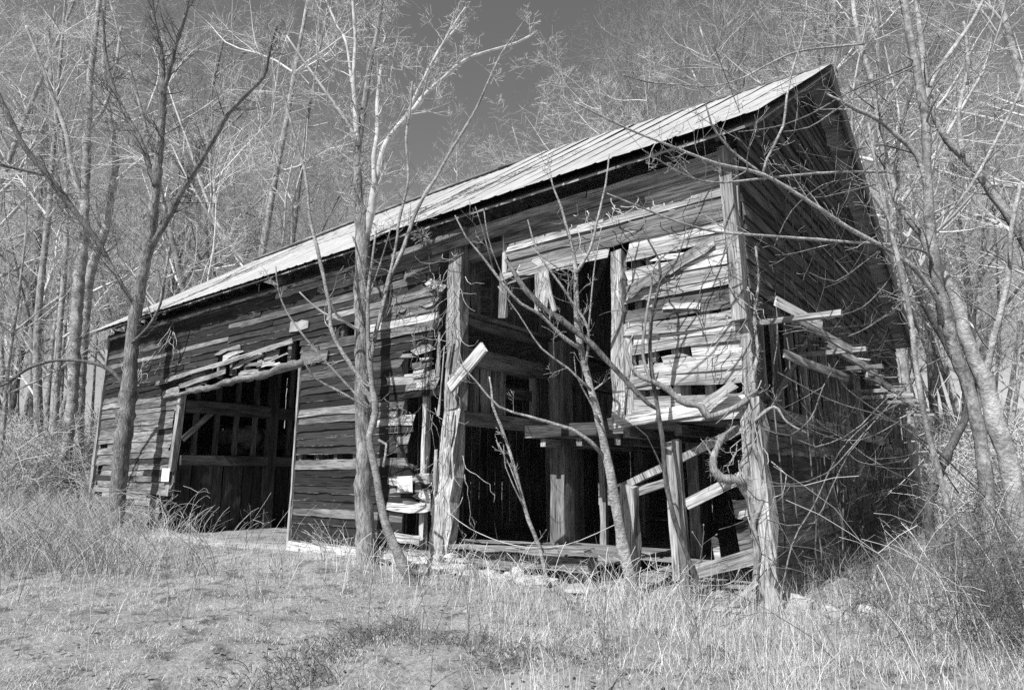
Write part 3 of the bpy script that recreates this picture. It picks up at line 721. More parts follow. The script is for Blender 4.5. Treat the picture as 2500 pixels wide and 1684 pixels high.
def pick_mat(x, z):
    if x > -5.2: return M['pale'] if rng.random() < 0.7 else M['grey']
    if x > -7.4: return M[rng.choice(('grey', 'grey', 'pale', 'drab'))]
    if x < -15.0 and z < 3.6: return M['grey'] if rng.random() < 0.8 else M['paint']
    if x > -9.7: return M['paint'] if rng.random() < 0.75 else M['drab']
    return M['paint'] if rng.random() < 0.8 else M['drab']

nrow = int(5.78 / ROW)
for r in range(nrow):
    z = 0.10 + r * ROW
    xs = np.arange(XL, -0.05, 0.06)
    solid = [not front_gap(x, z) for x in xs]
    runs = []
    st = None
    for i, s in enumerate(solid + [False]):
        if s and st is None: st = i
        if not s and st is not None:
            runs.append((xs[st], xs[min(i, len(xs) - 1)])); st = None
    for (a, b) in runs:
        if b - a < 0.15: continue
        c = a
        while c < b - 0.02:
            L = rng.uniform(2.2, 5.4)
            e = min(b, c + L)
            if b - e < 0.8: e = b
            # joints of the right panel and bay stay at the posts
            if c < -9.62 < e - 0.1 and z < 3.9: e = -9.62
            rag_l = 0.16 if (c == a and c > XL + 0.1) else 0.012
            rag_r = 0.16 if (e == b and e < -0.3) else 0.012
            if abs(c + 9.62) < 0.05: rag_l = 0.01
            right = c > -2.0
            if rng.random() < 0.012 and c < -7: 
                c = e; continue
            put_board('clapboard', c, e, z + rng.uniform(-0.014, 0.014) * (1.0 if c > -7 else 0.6), pick_mat((c + e) / 2, z), 'front', h=ROW + 0.035,
                      tilt=rng.gauss(0, 0.006 if not right else 0.022), flare=rng.uniform(-0.01, 0.05) + (rng.uniform(0, 0.09) if right or c > -7 else 0), t=0.026 if c < -7 else rng.uniform(0.028, 0.045),
                      ragl=rag_l, ragr=rag_r, bow=0.014 if not right else 0.022, rough=0.008 if c < -7 else 0.012)
            c = e

# loose and torn pieces of the front
def loose(x0, z0, x1, z1, h, mat, off=0.04, rag=0.12, t=0.026):
    a = math.atan2(z1 - z0, x1 - x0)
    L = math.hypot(x1 - x0, z1 - z0)
    return put_board('loose_board', x0, x0 + L, z0, mat, 'front', h=h, tilt=a, off=off, ragl=rag, ragr=rag, rough=0.02, t=t)
loose(-16.35, 3.97, -9.7, 4.40, 0.12, M['grey'], 0.10, 0.3)
loose(-15.3, 3.78, -12.6, 3.98, 0.14, M['grey'], 0.06, 0.3)
loose(-12.8, 4.02, -12.7, 4.12, 0.20, M['grey'], 0.05, 0.4)
loose(-16.0, 3.62, -15.0, 3.68, 0.17, M['pale'], 0.05, 0.05)
loose(-11.2, 4.12, -10.3, 4.15, 0.20, M['grey'], 0.0, 0.2)
loose(-13.4, 4.46, -11.9, 4.56, 0.10, M['grey'], 0.05, 0.3)
loose(-6.7, 1.20, -5.45, 1.24, 0.17, M['grey'], 0.0, 0.1)
loose(-6.75, 1.37, -5.42, 1.41, 0.18, M['pale'], 0.01, 0.1)
loose(-6.7, 0.92, -5.35, 0.97, 0.15, M['pale'], 0.06, 0.15)
loose(-6.5, 0.38, -5.7, 0.36, 0.16, M['pale'], 0.02, 0.1)
loose(-6.6, 2.02, -6.05, 2.10, 0.18, M['grey'], 0.02, 0.2)
loose(-6.2, 3.46, -5.5, 3.52, 0.13, M['pale'], 0.0, 0.2)
loose(-5.75, 5.0, -5.25, 4.75, 0.14, M['pale'], 0.10, 0.1)
loose(-1.68, 4.06, -0.12, 4.62, 0.17, M['pale'], 0.05, 0.2)
loose(-1.70, 3.98, -0.9, 4.32, 0.12, M['grey'], 0.09, 0.2)
loose(-1.5, 4.28, -0.7, 4.30, 0.14, M['grey'], 0.0, 0.2)
loose(-0.58, 2.30, -0.02, 2.66, 0.14, M['pale'], 0.22, 0.1)
loose(-9.62, 0.0, -7.2, 0.02, 0.20, M['pale'], 0.06, 0.05, 0.05)
loose(-7.1, 0.10, -5.6, 0.06, 0.16, M['pale'], 0.06, 0.15, 0.05)
loose(-9.1, -0.12, -6.9, -0.10, 0.16, M['pale'], 0.12, 0.15, 0.05)
loose(-4.0, 4.72, -1.9, 4.74, 0.15, M['pale'], 0.03, 0.06)
loose(-3.9, 4.66, -1.9, 4.82, 0.09, M['grey'], 0.0, 0.2)
def splinters(n, x0, x1, z0, z1, mats, lmin=0.15, lmax=0.6, tilt=0.25):
    for i in range(n):
        L = rng.uniform(lmin, lmax); x = rng.uniform(x0, x1 - L); zz = rng.uniform(z0, z1)
        if x < -5.85 and x + L > -6.4 and 1.0 < zz < 1.6: continue
        put_board('splintered_board', x, x + L, zz, M[rng.choice(mats)], 'front', h=rng.uniform(0.05, 0.16), tilt=rng.gauss(0, tilt), off=rng.uniform(0.0, 0.035), ragl=L * 0.45, ragr=L * 0.45, rough=0.02, flare=rng.uniform(0, 0.12))
splinters(16, -15.9, -9.7, 3.66, 4.45, ('grey', 'pale', 'paint'), 0.4, 1.6, 0.08)
splinters(16, -6.9, -5.3, 0.4, 5.4, ('grey', 'drab', 'pale'), 0.35, 1.0, 0.10)
splinters(9, -1.75, -0.1, 2.5, 4.7, ('grey', 'pale'), 0.4, 1.1, 0.10)
splinters(6, -4.1, -1.9, 4.7, 4.9, ('grey', 'pale'), 0.3, 0.9, 0.06)
splinters(8, -9.6, -5.4, -0.02, 0.2, ('grey', 'pale'), 0.4, 1.2, 0.04)
# pieces that hang on one nail below the boards over the bay
beam('hanging_board', (-3.98, -0.03, 4.12), (-3.95, -0.02, 4.90), 0.17, 0.03, M['post'])
beam('hanging_board', (-3.18, -0.05, 4.12), (-3.12, -0.05, 4.76), 0.26, 0.02, M['post'], jit=0.03)
beam('hanging_board', (-2.92, -0.05, 4.10), (-3.04, -0.05, 4.62), 0.07, 0.02, M['post'], jit=0.02)
# swung-out brace in the bay
beam('swung_brace', (-4.95, -0.25, 3.0), (-4.15, -0.30, 3.62), 0.05, 0.19, M['pale'])
# eave trim
beam('eave_trim', (-5.6, -0.10, 5.62), (0.0, -0.10, 5.70), 0.05, 0.16, M['grey'])
beam('eave_trim', (XL, -0.06, 5.80), (-5.4, -0.06, 5.80), 0.04, 0.14, M['paint'])
beam('gutter_stub', (-6.3, -0.42, 5.55), (-4.6, -0.25, 5.75), 0.10, 0.10, M['grey'])

# ---- frame of the front wall
beam('corner_board', (-0.02, -0.10, 3.50), (-0.10, -0.08, 5.92), 0.18, 0.14, M['post'], jit=0.01, taper=0.95)
beam('corner_post', (0.06, 0.04, -0.1), (-0.02, 0.04, 2.5), 0.26, 0.24, M['post'], jit=0.04)
beam('corner_post', (-0.02, 0.06, 2.5), (-0.06, 0.08, 5.9), 0.15, 0.16, M['post'], jit=0.01)
beam('bay_post', (-5.28, 0.02, -0.05), (-5.10, 0.06, 2.7), 0.40, 0.26, M['post'], jit=0.045, taper=0.9)
beam('bay_post', (-5.10, 0.06, 2.65), (-5.06, 0.06, 5.75), 0.32, 0.24, M['post'], jit=0.024)
for i in range(9):
    z0 = rng.uniform(0.1, 3.4); xx = -5.33 + rng.uniform(-0.05, 0.34)
    beam('post_splinter', (xx, -0.13 + rng.uniform(-0.02, 0.02), z0), (xx + rng.uniform(-0.05, 0.08), -0.10, z0 + rng.uniform(0.4, 1.3)), rng.uniform(0.03, 0.09), 0.03, M['post'], jit=0.012, taper=0.5)
beam('bay_post', (-1.84, -0.02, 2.26), (-1.80, 0.02, 4.84), 0.19, 0.13, M['post'], jit=0.024)
beam('bay_post', (-1.66, 0.02, 2.30), (-1.68, 0.02, 3.70), 0.12, 0.10, M['post'], jit=0.02)
beam('door_post', (-15.25, 0.04, 1.0), (-15.05, 0.04, 3.7), 0.18, 0.15, M['post'])
beam('door_trim', (-9.63, -0.055, -0.1), (-9.60, -0.05, 3.86), 0.06, 0.05, M['post'], jit=0.006)
beam('far_corner_board', (XL - 0.02, -0.05, 0.2), (XL - 0.02, -0.05, 5.9), 0.15, 0.08, M['post'])
h1 = MB()
hp = smooth_path([(-15.95, -0.06, 3.60, 0.05), (-14.2, -0.05, 3.68, 0.075), (-12.4, -0.06, 3.76, 0.085), (-10.8, -0.05, 3.84, 0.095), (-9.45, -0.05, 3.92, 0.10)], 0.16)
h1.tube([(p[0], p[1] + rng.uniform(-.02, .02), p[2] + rng.uniform(-.025, .025)) for p in hp], [p[3] * rng.uniform(0.72, 1.2) for p in hp], 7)
o = h1.build('door_header', M['grey'], barn)
beam('sill_beam', (-5.1, 0.10, 0.20), (-2.42, 0.10, 0.30), 0.22, 0.20, M['grey'], jit=0.03)
beam('sill_plank', (-5.0, -0.02, 0.40), (-2.38, -0.02, 0.50), 0.28, 0.06, M['pale'], jit=0.012)
beam('sill_plank', (-4.75, 0.05, 0.50), (-3.0, 0.03, 0.56), 0.12, 0.03, M['pale'], jit=0.012)
beam('panel_sill', (-2.0, -0.02, 2.28), (-0.05, -0.02, 2.47), 0.14, 0.16, M['pale'], jit=0.012)
beam('wall_plate', (XL, 0.10, 5.80), (0.0, 0.10, 5.80), 0.18, 0.20, M['inner'])
beam('wall_girt', (-15.1, 0.14, 4.62), (-9.6, 0.14, 4.62), 0.14, 0.15, M['inner'])
beam('sill_beam', (-15.2, 0.10, 0.05), (-15.2 - 5.1, 0.10, 0.1), 0.2, 0.2, M['grey'])
beam('sill_beam', (-9.62, 0.12, 0.0), (-5.4, 0.12, 0.05), 0.2, 0.2, M['grey'])
# studs behind the boards
for x in np.arange(XL + 0.6, -0.2, 0.62):
    spans = []
    if x < -15.3 or -9.6 < x < -5.5: spans = [(0.15, 5.75)]
    elif x < -9.6: spans = [(3.95, 5.75)]
    elif x < -4.1: spans = [(5.5, 5.75)]
    elif x < -1.9: spans = [(4.85, 5.75)]
    else: spans = [(2.4, 5.75)]
    for a, b in spans:
        light = x > -7
        beam('stud', (x, 0.11, a), (x + rng.uniform(-0.02, 0.02), 0.11, b), 0.11 if x < -7 else 0.10, 0.12, M['post'] if light else M['innerpost'])
for x in (-1.35, -1.0, -0.55):
    beam('stud', (x, 0.09, 2.42), (x + 0.02, 0.09, 4.9), 0.11, 0.10, M['post'])
# broken frame under the panel
beam('leaning_post', (-1.70, -0.08, -0.12), (-1.72, -0.06, 1.42), 0.19, 0.16, M['post'], jit=0.024)
beam('double_stud', (-0.92, -0.08, -0.12), (-0.99, -0.08, 2.02), 0.11, 0.11, M['post'], jit=0.012)
beam('double_stud', (-1.06, -0.06, 0.25), (-1.10, -0.05, 2.00), 0.10, 0.10, M['post'], jit=0.012)
beam('broken_rail', (-1.84, 0.0, 1.40), (-0.10, 0.02, 2.16), 0.07, 0.10, M['post'], jit=0.010)
beam('broken_rail', (-1.62, 0.06, 1.35), (-1.02, 0.06, 1.52), 0.06, 0.11, M['pale'])
beam('broken_rail', (-0.92, 0.0, 1.18), (-0.10, 0.0, 1.58), 0.07, 0.13, M['pale'])
beam('broken_rail', (-1.00, -0.04, 0.30), (-0.05, -0.02, 0.62), 0.05, 0.17, M['pale'])
beam('broken_rail', (-0.70, -0.18, 0.02), (-0.05, -0.16, 0.10), 0.06, 0.09, M['pale'])
beam('fallen_board', (-0.42, -0.42, -0.06), (-0.02, -0.22, 0.34), 0.10, 0.04, M['pale'])
beam('fallen_board', (-0.85, -0.35, -0.02), (-0.10, -0.30, 0.03), 0.12, 0.04, M['pale'])
loose(-0.42, 1.02, -0.08, 1.10, 0.22, M['pale'], -0.25, 0.1)
loose(-0.35, 0.62, -0.06, 0.70, 0.34, M['grey'], -0.22, 0.1)
loose(-0.86, 0.40, -0.62, 0.42, 0.30, M['pale'], -0.5, 0.1)

# ---- near gable end
def roof_z(y):
    if y < RIDGE_Y:
        return EAVE_Z + (y - EAVE_Y) * (RIDGE_Z - EAVE_Z) / (RIDGE_Y - EAVE_Y)
    return RIDGE_Z + (y - RIDGE_Y) * (REAR_Z - RIDGE_Z) / (REAR_Y - RIDGE_Y)
def roof_span(z):
    """y interval under the roof at height z"""
    a = EAVE_Y + (z - EAVE_Z) * (RIDGE_Y - EAVE_Y) / (RIDGE_Z - EAVE_Z)
    b = RIDGE_Y + (z - RIDGE_Z) * (REAR_Y - RIDGE_Y) / (REAR_Z - RIDGE_Z)
    return max(0.06, a), min(YB, b)
GR = 0.20
z = 3.35
while z < RIDGE_Z - 0.5:
    a, b = roof_span(z + GR + 0.12)
    if z < 3.95:
        a = max(a, (3.95 - z) / 0.05 + rng.uniform(-1, 1))
    c = a
    while c < b - 0.25:
        e = min(b, c + rng.uniform(3.2, 5.5))
        if b - e < 0.8: e = b
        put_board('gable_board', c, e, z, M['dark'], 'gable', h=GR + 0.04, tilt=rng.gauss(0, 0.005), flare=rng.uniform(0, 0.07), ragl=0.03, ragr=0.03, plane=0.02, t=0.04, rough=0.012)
        c = e
    z += GR
z = 0.02
while z < 2.35:
    c = 0.22
    top = YB
    while c < top - 0.2:
        e = min(top, c + rng.uniform(2.2, 4.6))
        if top - e < 0.7: e = top
        if not (z > 1.9 and (5 < c < 8.5)) and not (z > 2.1 and rng.random() < 0.4):
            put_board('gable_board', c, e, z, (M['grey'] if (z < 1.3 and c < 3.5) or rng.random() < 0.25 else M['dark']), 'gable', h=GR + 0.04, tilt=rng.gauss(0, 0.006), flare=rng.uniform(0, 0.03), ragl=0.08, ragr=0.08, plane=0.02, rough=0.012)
        c = e
    z += GR
for y in np.arange(0.9, 12.8, 0.75):
    beam('gable_stud', (-0.12, y, 0.0), (-0.12, y, 4.4), 0.12, 0.10, M['innerpost'])
beam('gable_girt', (-0.10, 0.2, 4.05), (-0.10, 12.8, 3.75), 0.16, 0.2, M['inner'])
beam('gable_girt', (-0.10, 0.2, 2.40), (-0.10, 12.8, 2.30), 0.16, 0.2, M['inner'])
beam('gable_brace', (-0.02, 0.6, 2.35), (-0.02, 3.6, 4.0), 0.06, 0.14, M['inner'])
# remains of the pent roof under the gable: lookouts and fascia
for i, (y, x1) in enumerate([(0.15, 1.1), (2.4, 0.98), (3.9, 0.95), (6.6, 0.92), (7.5, 0.95), (8.4, 0.92), (9.3, 0.96), (10.2, 0.95), (11.2, 0.95)]):
    zz = 3.50 - 0.041 * y
    beam('lookout', (-0.05, y, zz), (x1, y + rng.uniform(-0.05, 0.05), zz - 0.02), 0.09, 0.07, M['pale'], jit=0.008)
for (y0, y1) in ((-0.15, 0.55), (0.62, 2.35), (2.5, 4.3), (5.6, 7.0), (7.2, 8.9), (9.0, 10.6), (10.8, 12.3)):
    beam('fascia', (0.42, y0, 3.66 - 0.041 * y0), (0.78, y1, 3.46 - 0.041 * y1 + rng.uniform(-0.03, 0.02)), 0.035, 0.12, M['pale'], jit=0.010)
for i in range(26):
    y = rng.uniform(0.3, 11.6); x0 = rng.uniform(0.1, 0.6); zz = 3.52 - 0.041 * y + 0.12
    beam('pent_slat', (x0, y, zz + 0.10 * (0.7 - x0)), (x0 + rng.uniform(0.25, 0.5), y + rng.uniform(-0.3, 0.3), zz - 0.02), 0.10, 0.015, M['grey'] if i % 2 else M['pale'], jit=0.012)
beam('fascia', (0.25, 0.7, 3.15), (0.75, 2.0, 2.92), 0.04, 0.12, M['pale'], jit=0.012)
beam('rake_board', (EDGE - 0.06, EAVE_Y + 0.05, roof_z(EAVE_Y) - 0.13), (EDGE - 0.06, RIDGE_Y, RIDGE_Z - 0.13), 0.03, 0.12, M['dark'])
beam('rake_board', (EDGE - 0.06, RIDGE_Y + 0.02, RIDGE_Z - 0.14), (EDGE - 0.06, REAR_Y, REAR_Z - 0.14), 0.03, 0.14, M['dark'])

# ---- far gable end and rear wall (seen only through the openings)
z = 0.05
while z < RIDGE_Z - 0.6:
    a, b = roof_span(z + 0.5)
    for (c, e) in ((a, (a + b) / 2), ((a + b) / 2, b)):
        if 3.45 < z < 3.95 and c < 5: 
            for q in np.arange(c + 0.2, e - 0.5, 0.62):
                if rng.random() < 0.45:
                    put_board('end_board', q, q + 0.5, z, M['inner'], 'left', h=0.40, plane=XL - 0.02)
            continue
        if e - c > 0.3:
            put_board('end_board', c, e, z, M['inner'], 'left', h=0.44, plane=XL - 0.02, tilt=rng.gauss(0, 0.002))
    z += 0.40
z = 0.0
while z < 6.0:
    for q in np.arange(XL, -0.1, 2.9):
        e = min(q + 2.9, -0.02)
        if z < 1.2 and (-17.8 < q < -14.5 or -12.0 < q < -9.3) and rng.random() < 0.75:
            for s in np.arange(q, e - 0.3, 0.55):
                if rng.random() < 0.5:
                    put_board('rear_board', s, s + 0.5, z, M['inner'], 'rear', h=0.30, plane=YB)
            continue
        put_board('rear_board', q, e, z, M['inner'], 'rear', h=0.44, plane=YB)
    z += 0.40

# ---- interior timbers
def inner_bent(x, ylist, zs, ymax, top, mp='innerpost', mg='inner'):
    for y in ylist:
        beam('bent_post', (x, y, 0.0), (x, y, top), 0.26, 0.26, M[mp])
    for (zz, hh) in zs:
        beam('bent_girt', (x, 0.15, zz), (x, ymax, zz - 0.06), 0.22, hh, M[mg])
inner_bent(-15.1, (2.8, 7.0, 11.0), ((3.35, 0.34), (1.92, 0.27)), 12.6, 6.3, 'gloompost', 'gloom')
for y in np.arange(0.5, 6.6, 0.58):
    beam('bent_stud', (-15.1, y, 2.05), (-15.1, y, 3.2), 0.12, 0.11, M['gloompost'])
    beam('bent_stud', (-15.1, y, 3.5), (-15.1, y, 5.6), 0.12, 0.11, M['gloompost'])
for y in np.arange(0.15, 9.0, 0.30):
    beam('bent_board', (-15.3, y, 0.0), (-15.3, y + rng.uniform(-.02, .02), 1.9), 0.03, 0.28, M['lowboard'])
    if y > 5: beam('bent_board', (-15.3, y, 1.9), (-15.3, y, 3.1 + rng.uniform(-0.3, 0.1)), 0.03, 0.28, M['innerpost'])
beam('knee_brace', (-15.05, 0.15, 2.45), (-15.05, 1.05, 3.38), 0.10, 0.14, M['inner'])
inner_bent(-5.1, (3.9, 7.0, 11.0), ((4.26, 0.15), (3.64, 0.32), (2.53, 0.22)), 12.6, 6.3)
beam('bent_girt', (-4.98, 0.2, 4.40), (-4.98, 6.5, 4.34), 0.10, 0.06, M['inner'])
for y in np.arange(0.35, 8.6, 0.31):
    if not (1.30 < y < 2.45):
        beam('bent_board', (-5.18, y, 2.62), (-5.18, y + rng.uniform(-0.02, 0.02), 3.5), 0.03, 0.27 + rng.uniform(-0.05, 0), M['innerpost'])
    if rng.random() < 0.7:
        beam('bent_board', (-5.2, y, 4.3), (-5.2, y + rng.uniform(-0.02, 0.02), 6.0 + 0.5 * y), 0.03, 0.26, M['innerpost'])
# window in the partition
wf = [((-5.12, 1.38, 2.64), (-5.12, 1.38, 3.56)), ((-5.12, 2.38, 2.62), (-5.12, 2.38, 3.56))]
for a, b in wf:
    beam('window_frame', a, b, 0.10, 0.11, M['post'], jit=0.005)
beam('window_frame', (-5.12, 1.32, 3.53), (-5.12, 2.44, 3.53), 0.10, 0.09, M['grey'], jit=0.005)
beam('window_frame', (-5.12, 1.44, 3.10), (-5.12, 2.32, 3.10), 0.06, 0.20, M['grey'], jit=0.005)
beam('tie_post', (-4.66, 2.70, -0.1), (-4.64, 2.70, 4.2), 0.34, 0.34, M['innerpost'], jit=0.012)
beam('tie_post', (-3.9, 3.0, -0.1), (-3.87, 3.0, 2.6), 0.12, 0.12, M['innerpost'])
for x in (-9.5, -0.25):
    beam('bent_girt', (x, 0.2, 4.3), (x, 12.6, 4.3), 0.22, 0.25, M['inner'])
for (x, y) in ((-9.5, 4.0), (-9.5, 8.5), (-2.6, 4.4), (-2.6, 8.5), (-0.3, 4.5), (-0.9, 3.0), (-6.6, 5.2)):
    beam('bent_post', (x, y, -0.05), (x, y, 4.3 if x < -9 else 2.3), 0.24, 0.24, M['innerpost'])
for y in np.arange(0.5, 12.4, 0.34):
    beam('partition_board', (-9.45, y, 0.0), (-9.45, y + rng.uniform(-0.02, 0.02), 4.1), 0.03, 0.30, M['innerpost'])
# loft floors
for i, y in enumerate(np.arange(0.22, 5.0, 0.26)):
    beam('loft_board', (-1.95 if y < 2.0 else -5.0, y, 2.26 + 0.0), (-0.2, y, 2.30), 0.25, 0.03, M['inner'], jit=0.004)
for x in (-1.9, -1.1, -0.35):
    beam('loft_joist', (x, 0.25, 2.17), (x, 6.5, 2.17), 0.11, 0.14, M['inner'])
for x in (-4.6, -3.8, -3.0):
    beam('loft_joist', (x, 2.0, 2.15), (x, 7.0, 2.15), 0.12, 0.16, M['inner'])
beam('loft_joist', (-5.0, 2.0, 2.36), (-1.9, 2.0, 2.38), 0.18, 0.22, M['gloom'])
for i, y in enumerate(np.arange(0.45, 3.0, 0.24)):
    beam('floor_plank', (-5.1, y, 0.22), (-2.5, y, 0.24), 0.23, 0.04, M['inner'], jit=0.005)
beam('bay_tie', (-5.0, 0.2, 5.45), (-1.0, 0.2, 5.5), 0.18, 0.2, M['inner'])
for x in (-4.6, -3.2, -1.9):
    beam('bay_strut', (x, 3.2, 4.3), (x + 0.8, 3.2, 6.0), 0.12, 0.12, M['inner'])
# ---- roof: decking, rafters and ribbed sheets
def slab(front):
    xs = [XL - 0.22, -16, -12, -8, -4, -1.5, EDGE - 0.03]
    v = []; f = []
    for x in xs:
        rz = ridge_z(x)
        if front: q = [(EAVE_Y + 0.04, EAVE_Z - 0.05), (RIDGE_Y, rz - 0.045)]
        else: q = [(RIDGE_Y + 0.002, rz - 0.045), (REAR_Y - 0.04, REAR_Z - 0.05)]
        v += [(x, q[0][0], q[0][1]), (x, q[1][0], q[1][1]), (x, q[1][0], q[1][1] - 0.035), (x, q[0][0], q[0][1] - 0.035)]
    n = len(xs)
    for i in range(n - 1):
        for s in range(4):
            a = i * 4 + s; c = i * 4 + (s + 1) % 4
            f.append((a, c, c + 4, a + 4))
    f += [(3, 2, 1, 0), tuple((n - 1) * 4 + s for s in range(4))]
    return v, f
v1, f1 = slab(True)
v2, f2 = slab(False)
roof = part('roof', v1 + v2, f1 + [tuple(i + len(v1) for i in f) for f in f2], M['inner'])
for x in np.arange(XL + 0.15, -0.02, 0.68):
    beam('rafter', (x, 0.02, EAVE_Z + 0.52 * 0.657 - 0.155), (x, RIDGE_Y, ridge_z(x) - 0.15), 0.06, 0.13, M['inner'], parent=roof, jit=0.004)
def sheet_mesh(W, L, ragged):
    ribs = 2
    prof = []
    for k in range(ribs):
        c = (k + 0.5) * W / ribs
        prof += [(c - 0.035, 0), (c - 0.015, 0.010), (c + 0.015, 0.010), (c + 0.035, 0)]
    prof = [(-0.02, 0)] + prof + [(W + 0.02, 0)]
    rows = 4
    v = []; f = []
    n = len(prof)
    for j in range(rows + 1):
        y = L * j / rows
        for (x, z) in prof:
            yy = y + (rng.uniform(-ragged, ragged) * 2 if j == 0 else 0)
            v.append((x, yy, z + rng.uniform(-0.005, 0.005)))
    for j in range(rows):
        for i in range(n - 1):
            a = j * n + i
            f.append((a, a + 1, a + n + 1, a + n))
    return v, f
slopeF = math.hypot(RIDGE_Y - EAVE_Y, RIDGE_Z + 0.3 - EAVE_Z)
pitF = math.atan2(RIDGE_Z - EAVE_Z, RIDGE_Y - EAVE_Y)
slopeR = math.hypot(REAR_Y - RIDGE_Y, RIDGE_Z - REAR_Z)
pitR = math.atan2(RIDGE_Z - REAR_Z, REAR_Y - RIDGE_Y)
SW = 0.62
sheets = []
for k in range(4):
    v, f = sheet_mesh(SW, slopeF / 2 + 0.10, 0.02)
    me = bpy.data.meshes.new('roof_sheet'); me.from_pydata(v, [], f); me.materials.append(M['roof']); sheets.append(me)
v, f = sheet_mesh(SW * 2, slopeR + 0.05, 0.02)
rear_sheet = bpy.data.meshes.new('roof_sheet'); rear_sheet.from_pydata(v, [], f); rear_sheet.materials.append(M['roof'])
x = EDGE - SW * 34
k = 0
while x < EDGE - 0.1:
    newer = x > -6.95
    pitF = math.atan2(ridge_z(x) - EAVE_Z, RIDGE_Y - EAVE_Y)
    pitR = math.atan2(ridge_z(x) - REAR_Z, REAR_Y - RIDGE_Y)
    for half in (1, 0):
        o = bpy.data.objects.new('roof_sheet', sheets[rng.randrange(4)])
        COL.objects.link(o); o.parent = roof
        s0 = half * slopeF / 2 - 0.03
        lift = (0.012 if half == 0 else 0.016) + (0.075 if newer else 0.0)
        o.location = (x, EAVE_Y + s0 * math.cos(pitF) - lift * math.sin(pitF), EAVE_Z + s0 * math.sin(pitF) + lift * math.cos(pitF) - 0.02)
        o.rotation_euler = (pitF + rng.uniform(-0.002, 0.002), rng.uniform(-0.002, 0.002), rng.uniform(-0.004, 0.004))
    if k % 2 == 0:
        o = bpy.data.objects.new('roof_sheet', rear_sheet)
        COL.objects.link(o); o.parent = roof
        o.location = (x + SW * 2, REAR_Y, REAR_Z + 0.0)
        o.rotation_euler = (pitR, 0, math.pi)
    x += SW; k += 1
rc = MB()
for a_, b_ in ((XL - 0.25, -14), (-14, -8), (-8, -4), (-4, EDGE)):
    beam('ridge_cap', (a_, RIDGE_Y - 0.02, ridge_z(a_) + 0.045), (b_, RIDGE_Y - 0.02, ridge_z(b_) + 0.045), 0.16, 0.05, M['inner'], parent=roof, jit=0.006, segs=7)

# ---- foundation stones
def stone_mesh(sx, sy, sz):
    v = []; f = []
    nu, nv = 7, 4
    for j in range(nv + 1):
        th = math.pi * j / nv
        for i in range(nu):
            ph = 2 * math.pi * i / nu
            k = rng.uniform(0.82, 1.12)
            c = lambda t, e=0.55: math.copysign(abs(t) ** e, t)
            v.append((sx * k * c(math.cos(ph)) * c(math.sin(th)) * 0.5, sy * k * c(math.sin(ph)) * c(math.sin(th)) * 0.5, sz * 0.5 * c(math.cos(th)) * k))
    for j in range(nv):
        for i in range(nu):
            a = j * nu + i; b = j * nu + (i + 1) % nu
            f.append((a, a + nu, b + nu, b))
    return v, f
for i in range(46):
    x = rng.uniform(-7.0, -4.6) if i < 34 else rng.uniform(-4.6, -2.3)
    lvl = rng.random()
    sx = rng.uniform(0.18, 0.5); sz = rng.uniform(0.07, 0.15)
    v, f = stone_mesh(sx, rng.uniform(0.2, 0.35), sz)
    y = -0.10 - 0.35 * (1 - lvl) * rng.random()
    zz = gh(x, y) + lvl * 0.22 + 0.02 if i < 34 else gh(x, y) + 0.03
    part('foundation_stone', v, f, M['stone'], (x, y, zz), (rng.uniform(-.1, .1), rng.uniform(-.1, .1), rng.uniform(-.4, .4)))
for (x, y, z, s) in ((-3.62, -0.12, 0.10, 0.24), (-3.66, -0.22, 0.0, 0.32), (0.35, -0.2, 0.06, 0.3), (0.75, -0.1, 0.05, 0.25), (1.1, 0.2, 0.05, 0.3), (0.3, 0.4, 0.05, 0.3)):
    v, f = stone_mesh(s, s * 0.7, s * 0.62)
    part('foundation_stone', v, f, M['stone'], (x, y, z + gh(x, y)), (0.1, 0.2, rng.uniform(-.5, .5)))

# ---- hay left in the far loft
hb = MB()
for i in range(26):
    c = Vector((-16.6 + rng.uniform(-0.7, 0.9), rng.uniform(1.5, 5.5), 2.25 + rng.uniform(0, 0.5)))
    v, f = stone_mesh(rng.uniform(0.6, 1.1), rng.uniform(0.6, 1.1), rng.uniform(0.4, 0.8))
    b0 = len(hb.v)
    hb.v += [Vector(p) + c for p in v]; hb.f += [tuple(q + b0 for q in g) for g in f]
o = hb.build('hay', M['hay']); tag(o, 'heap of old hay behind the studs of the far loft', 'hay', kind='stuff')
beam('loft_deck', (-20.0, 3.5, 2.0), (-15.3, 3.5, 2.0), 6.8, 0.05, M['inner'], jit=0.003)

# ------------------------------------------------------------------ signs and patches nailed to the wall
def text_mesh(name, s, size, mat, loc, rot, parent):
    cu = bpy.data.curves.new(name, 'FONT')
    cu.body = s; cu.size = size; cu.align_x = 'CENTER'; cu.resolution_u = 2
    cu.extrude = 0.0008
    to = bpy.data.objects.new(name, cu)
    COL.objects.link(to)
    dg = bpy.context.evaluated_depsgraph_get(); dg.update()
    me = bpy.data.meshes.new_from_object(to.evaluated_get(dg))
    bpy.data.objects.remove(to)
    me.name = name; me.materials.clear(); me.materials.append(mat)
    o = bpy.data.objects.new(name, me)
    COL.objects.link(o); o.location = loc; o.rotation_euler = rot; o.parent = parent
    return o
def box_mesh(w, d, h):
    v = [(x, y, z) for z in (0, h) for y in (-d, 0) for x in (-w / 2, w / 2)]
    f = [(0, 2, 3, 1), (4, 5, 7, 6), (0, 1, 5, 4), (1, 3, 7, 5), (3, 2, 6, 7), (2, 0, 4, 6)]
    return v, f
sg = empty('warning_sign', (-6.12, -0.105, 1.24)); sg.rotation_euler = (0.02, R(-2), 0)
tag(sg, 'white DO NOT ENTER sign nailed beside the thick bay post', 'sign')
v, f = box_mesh(0.38, 0.006, 0.29); link_mesh('panel', v, f, M['sign'], sg)
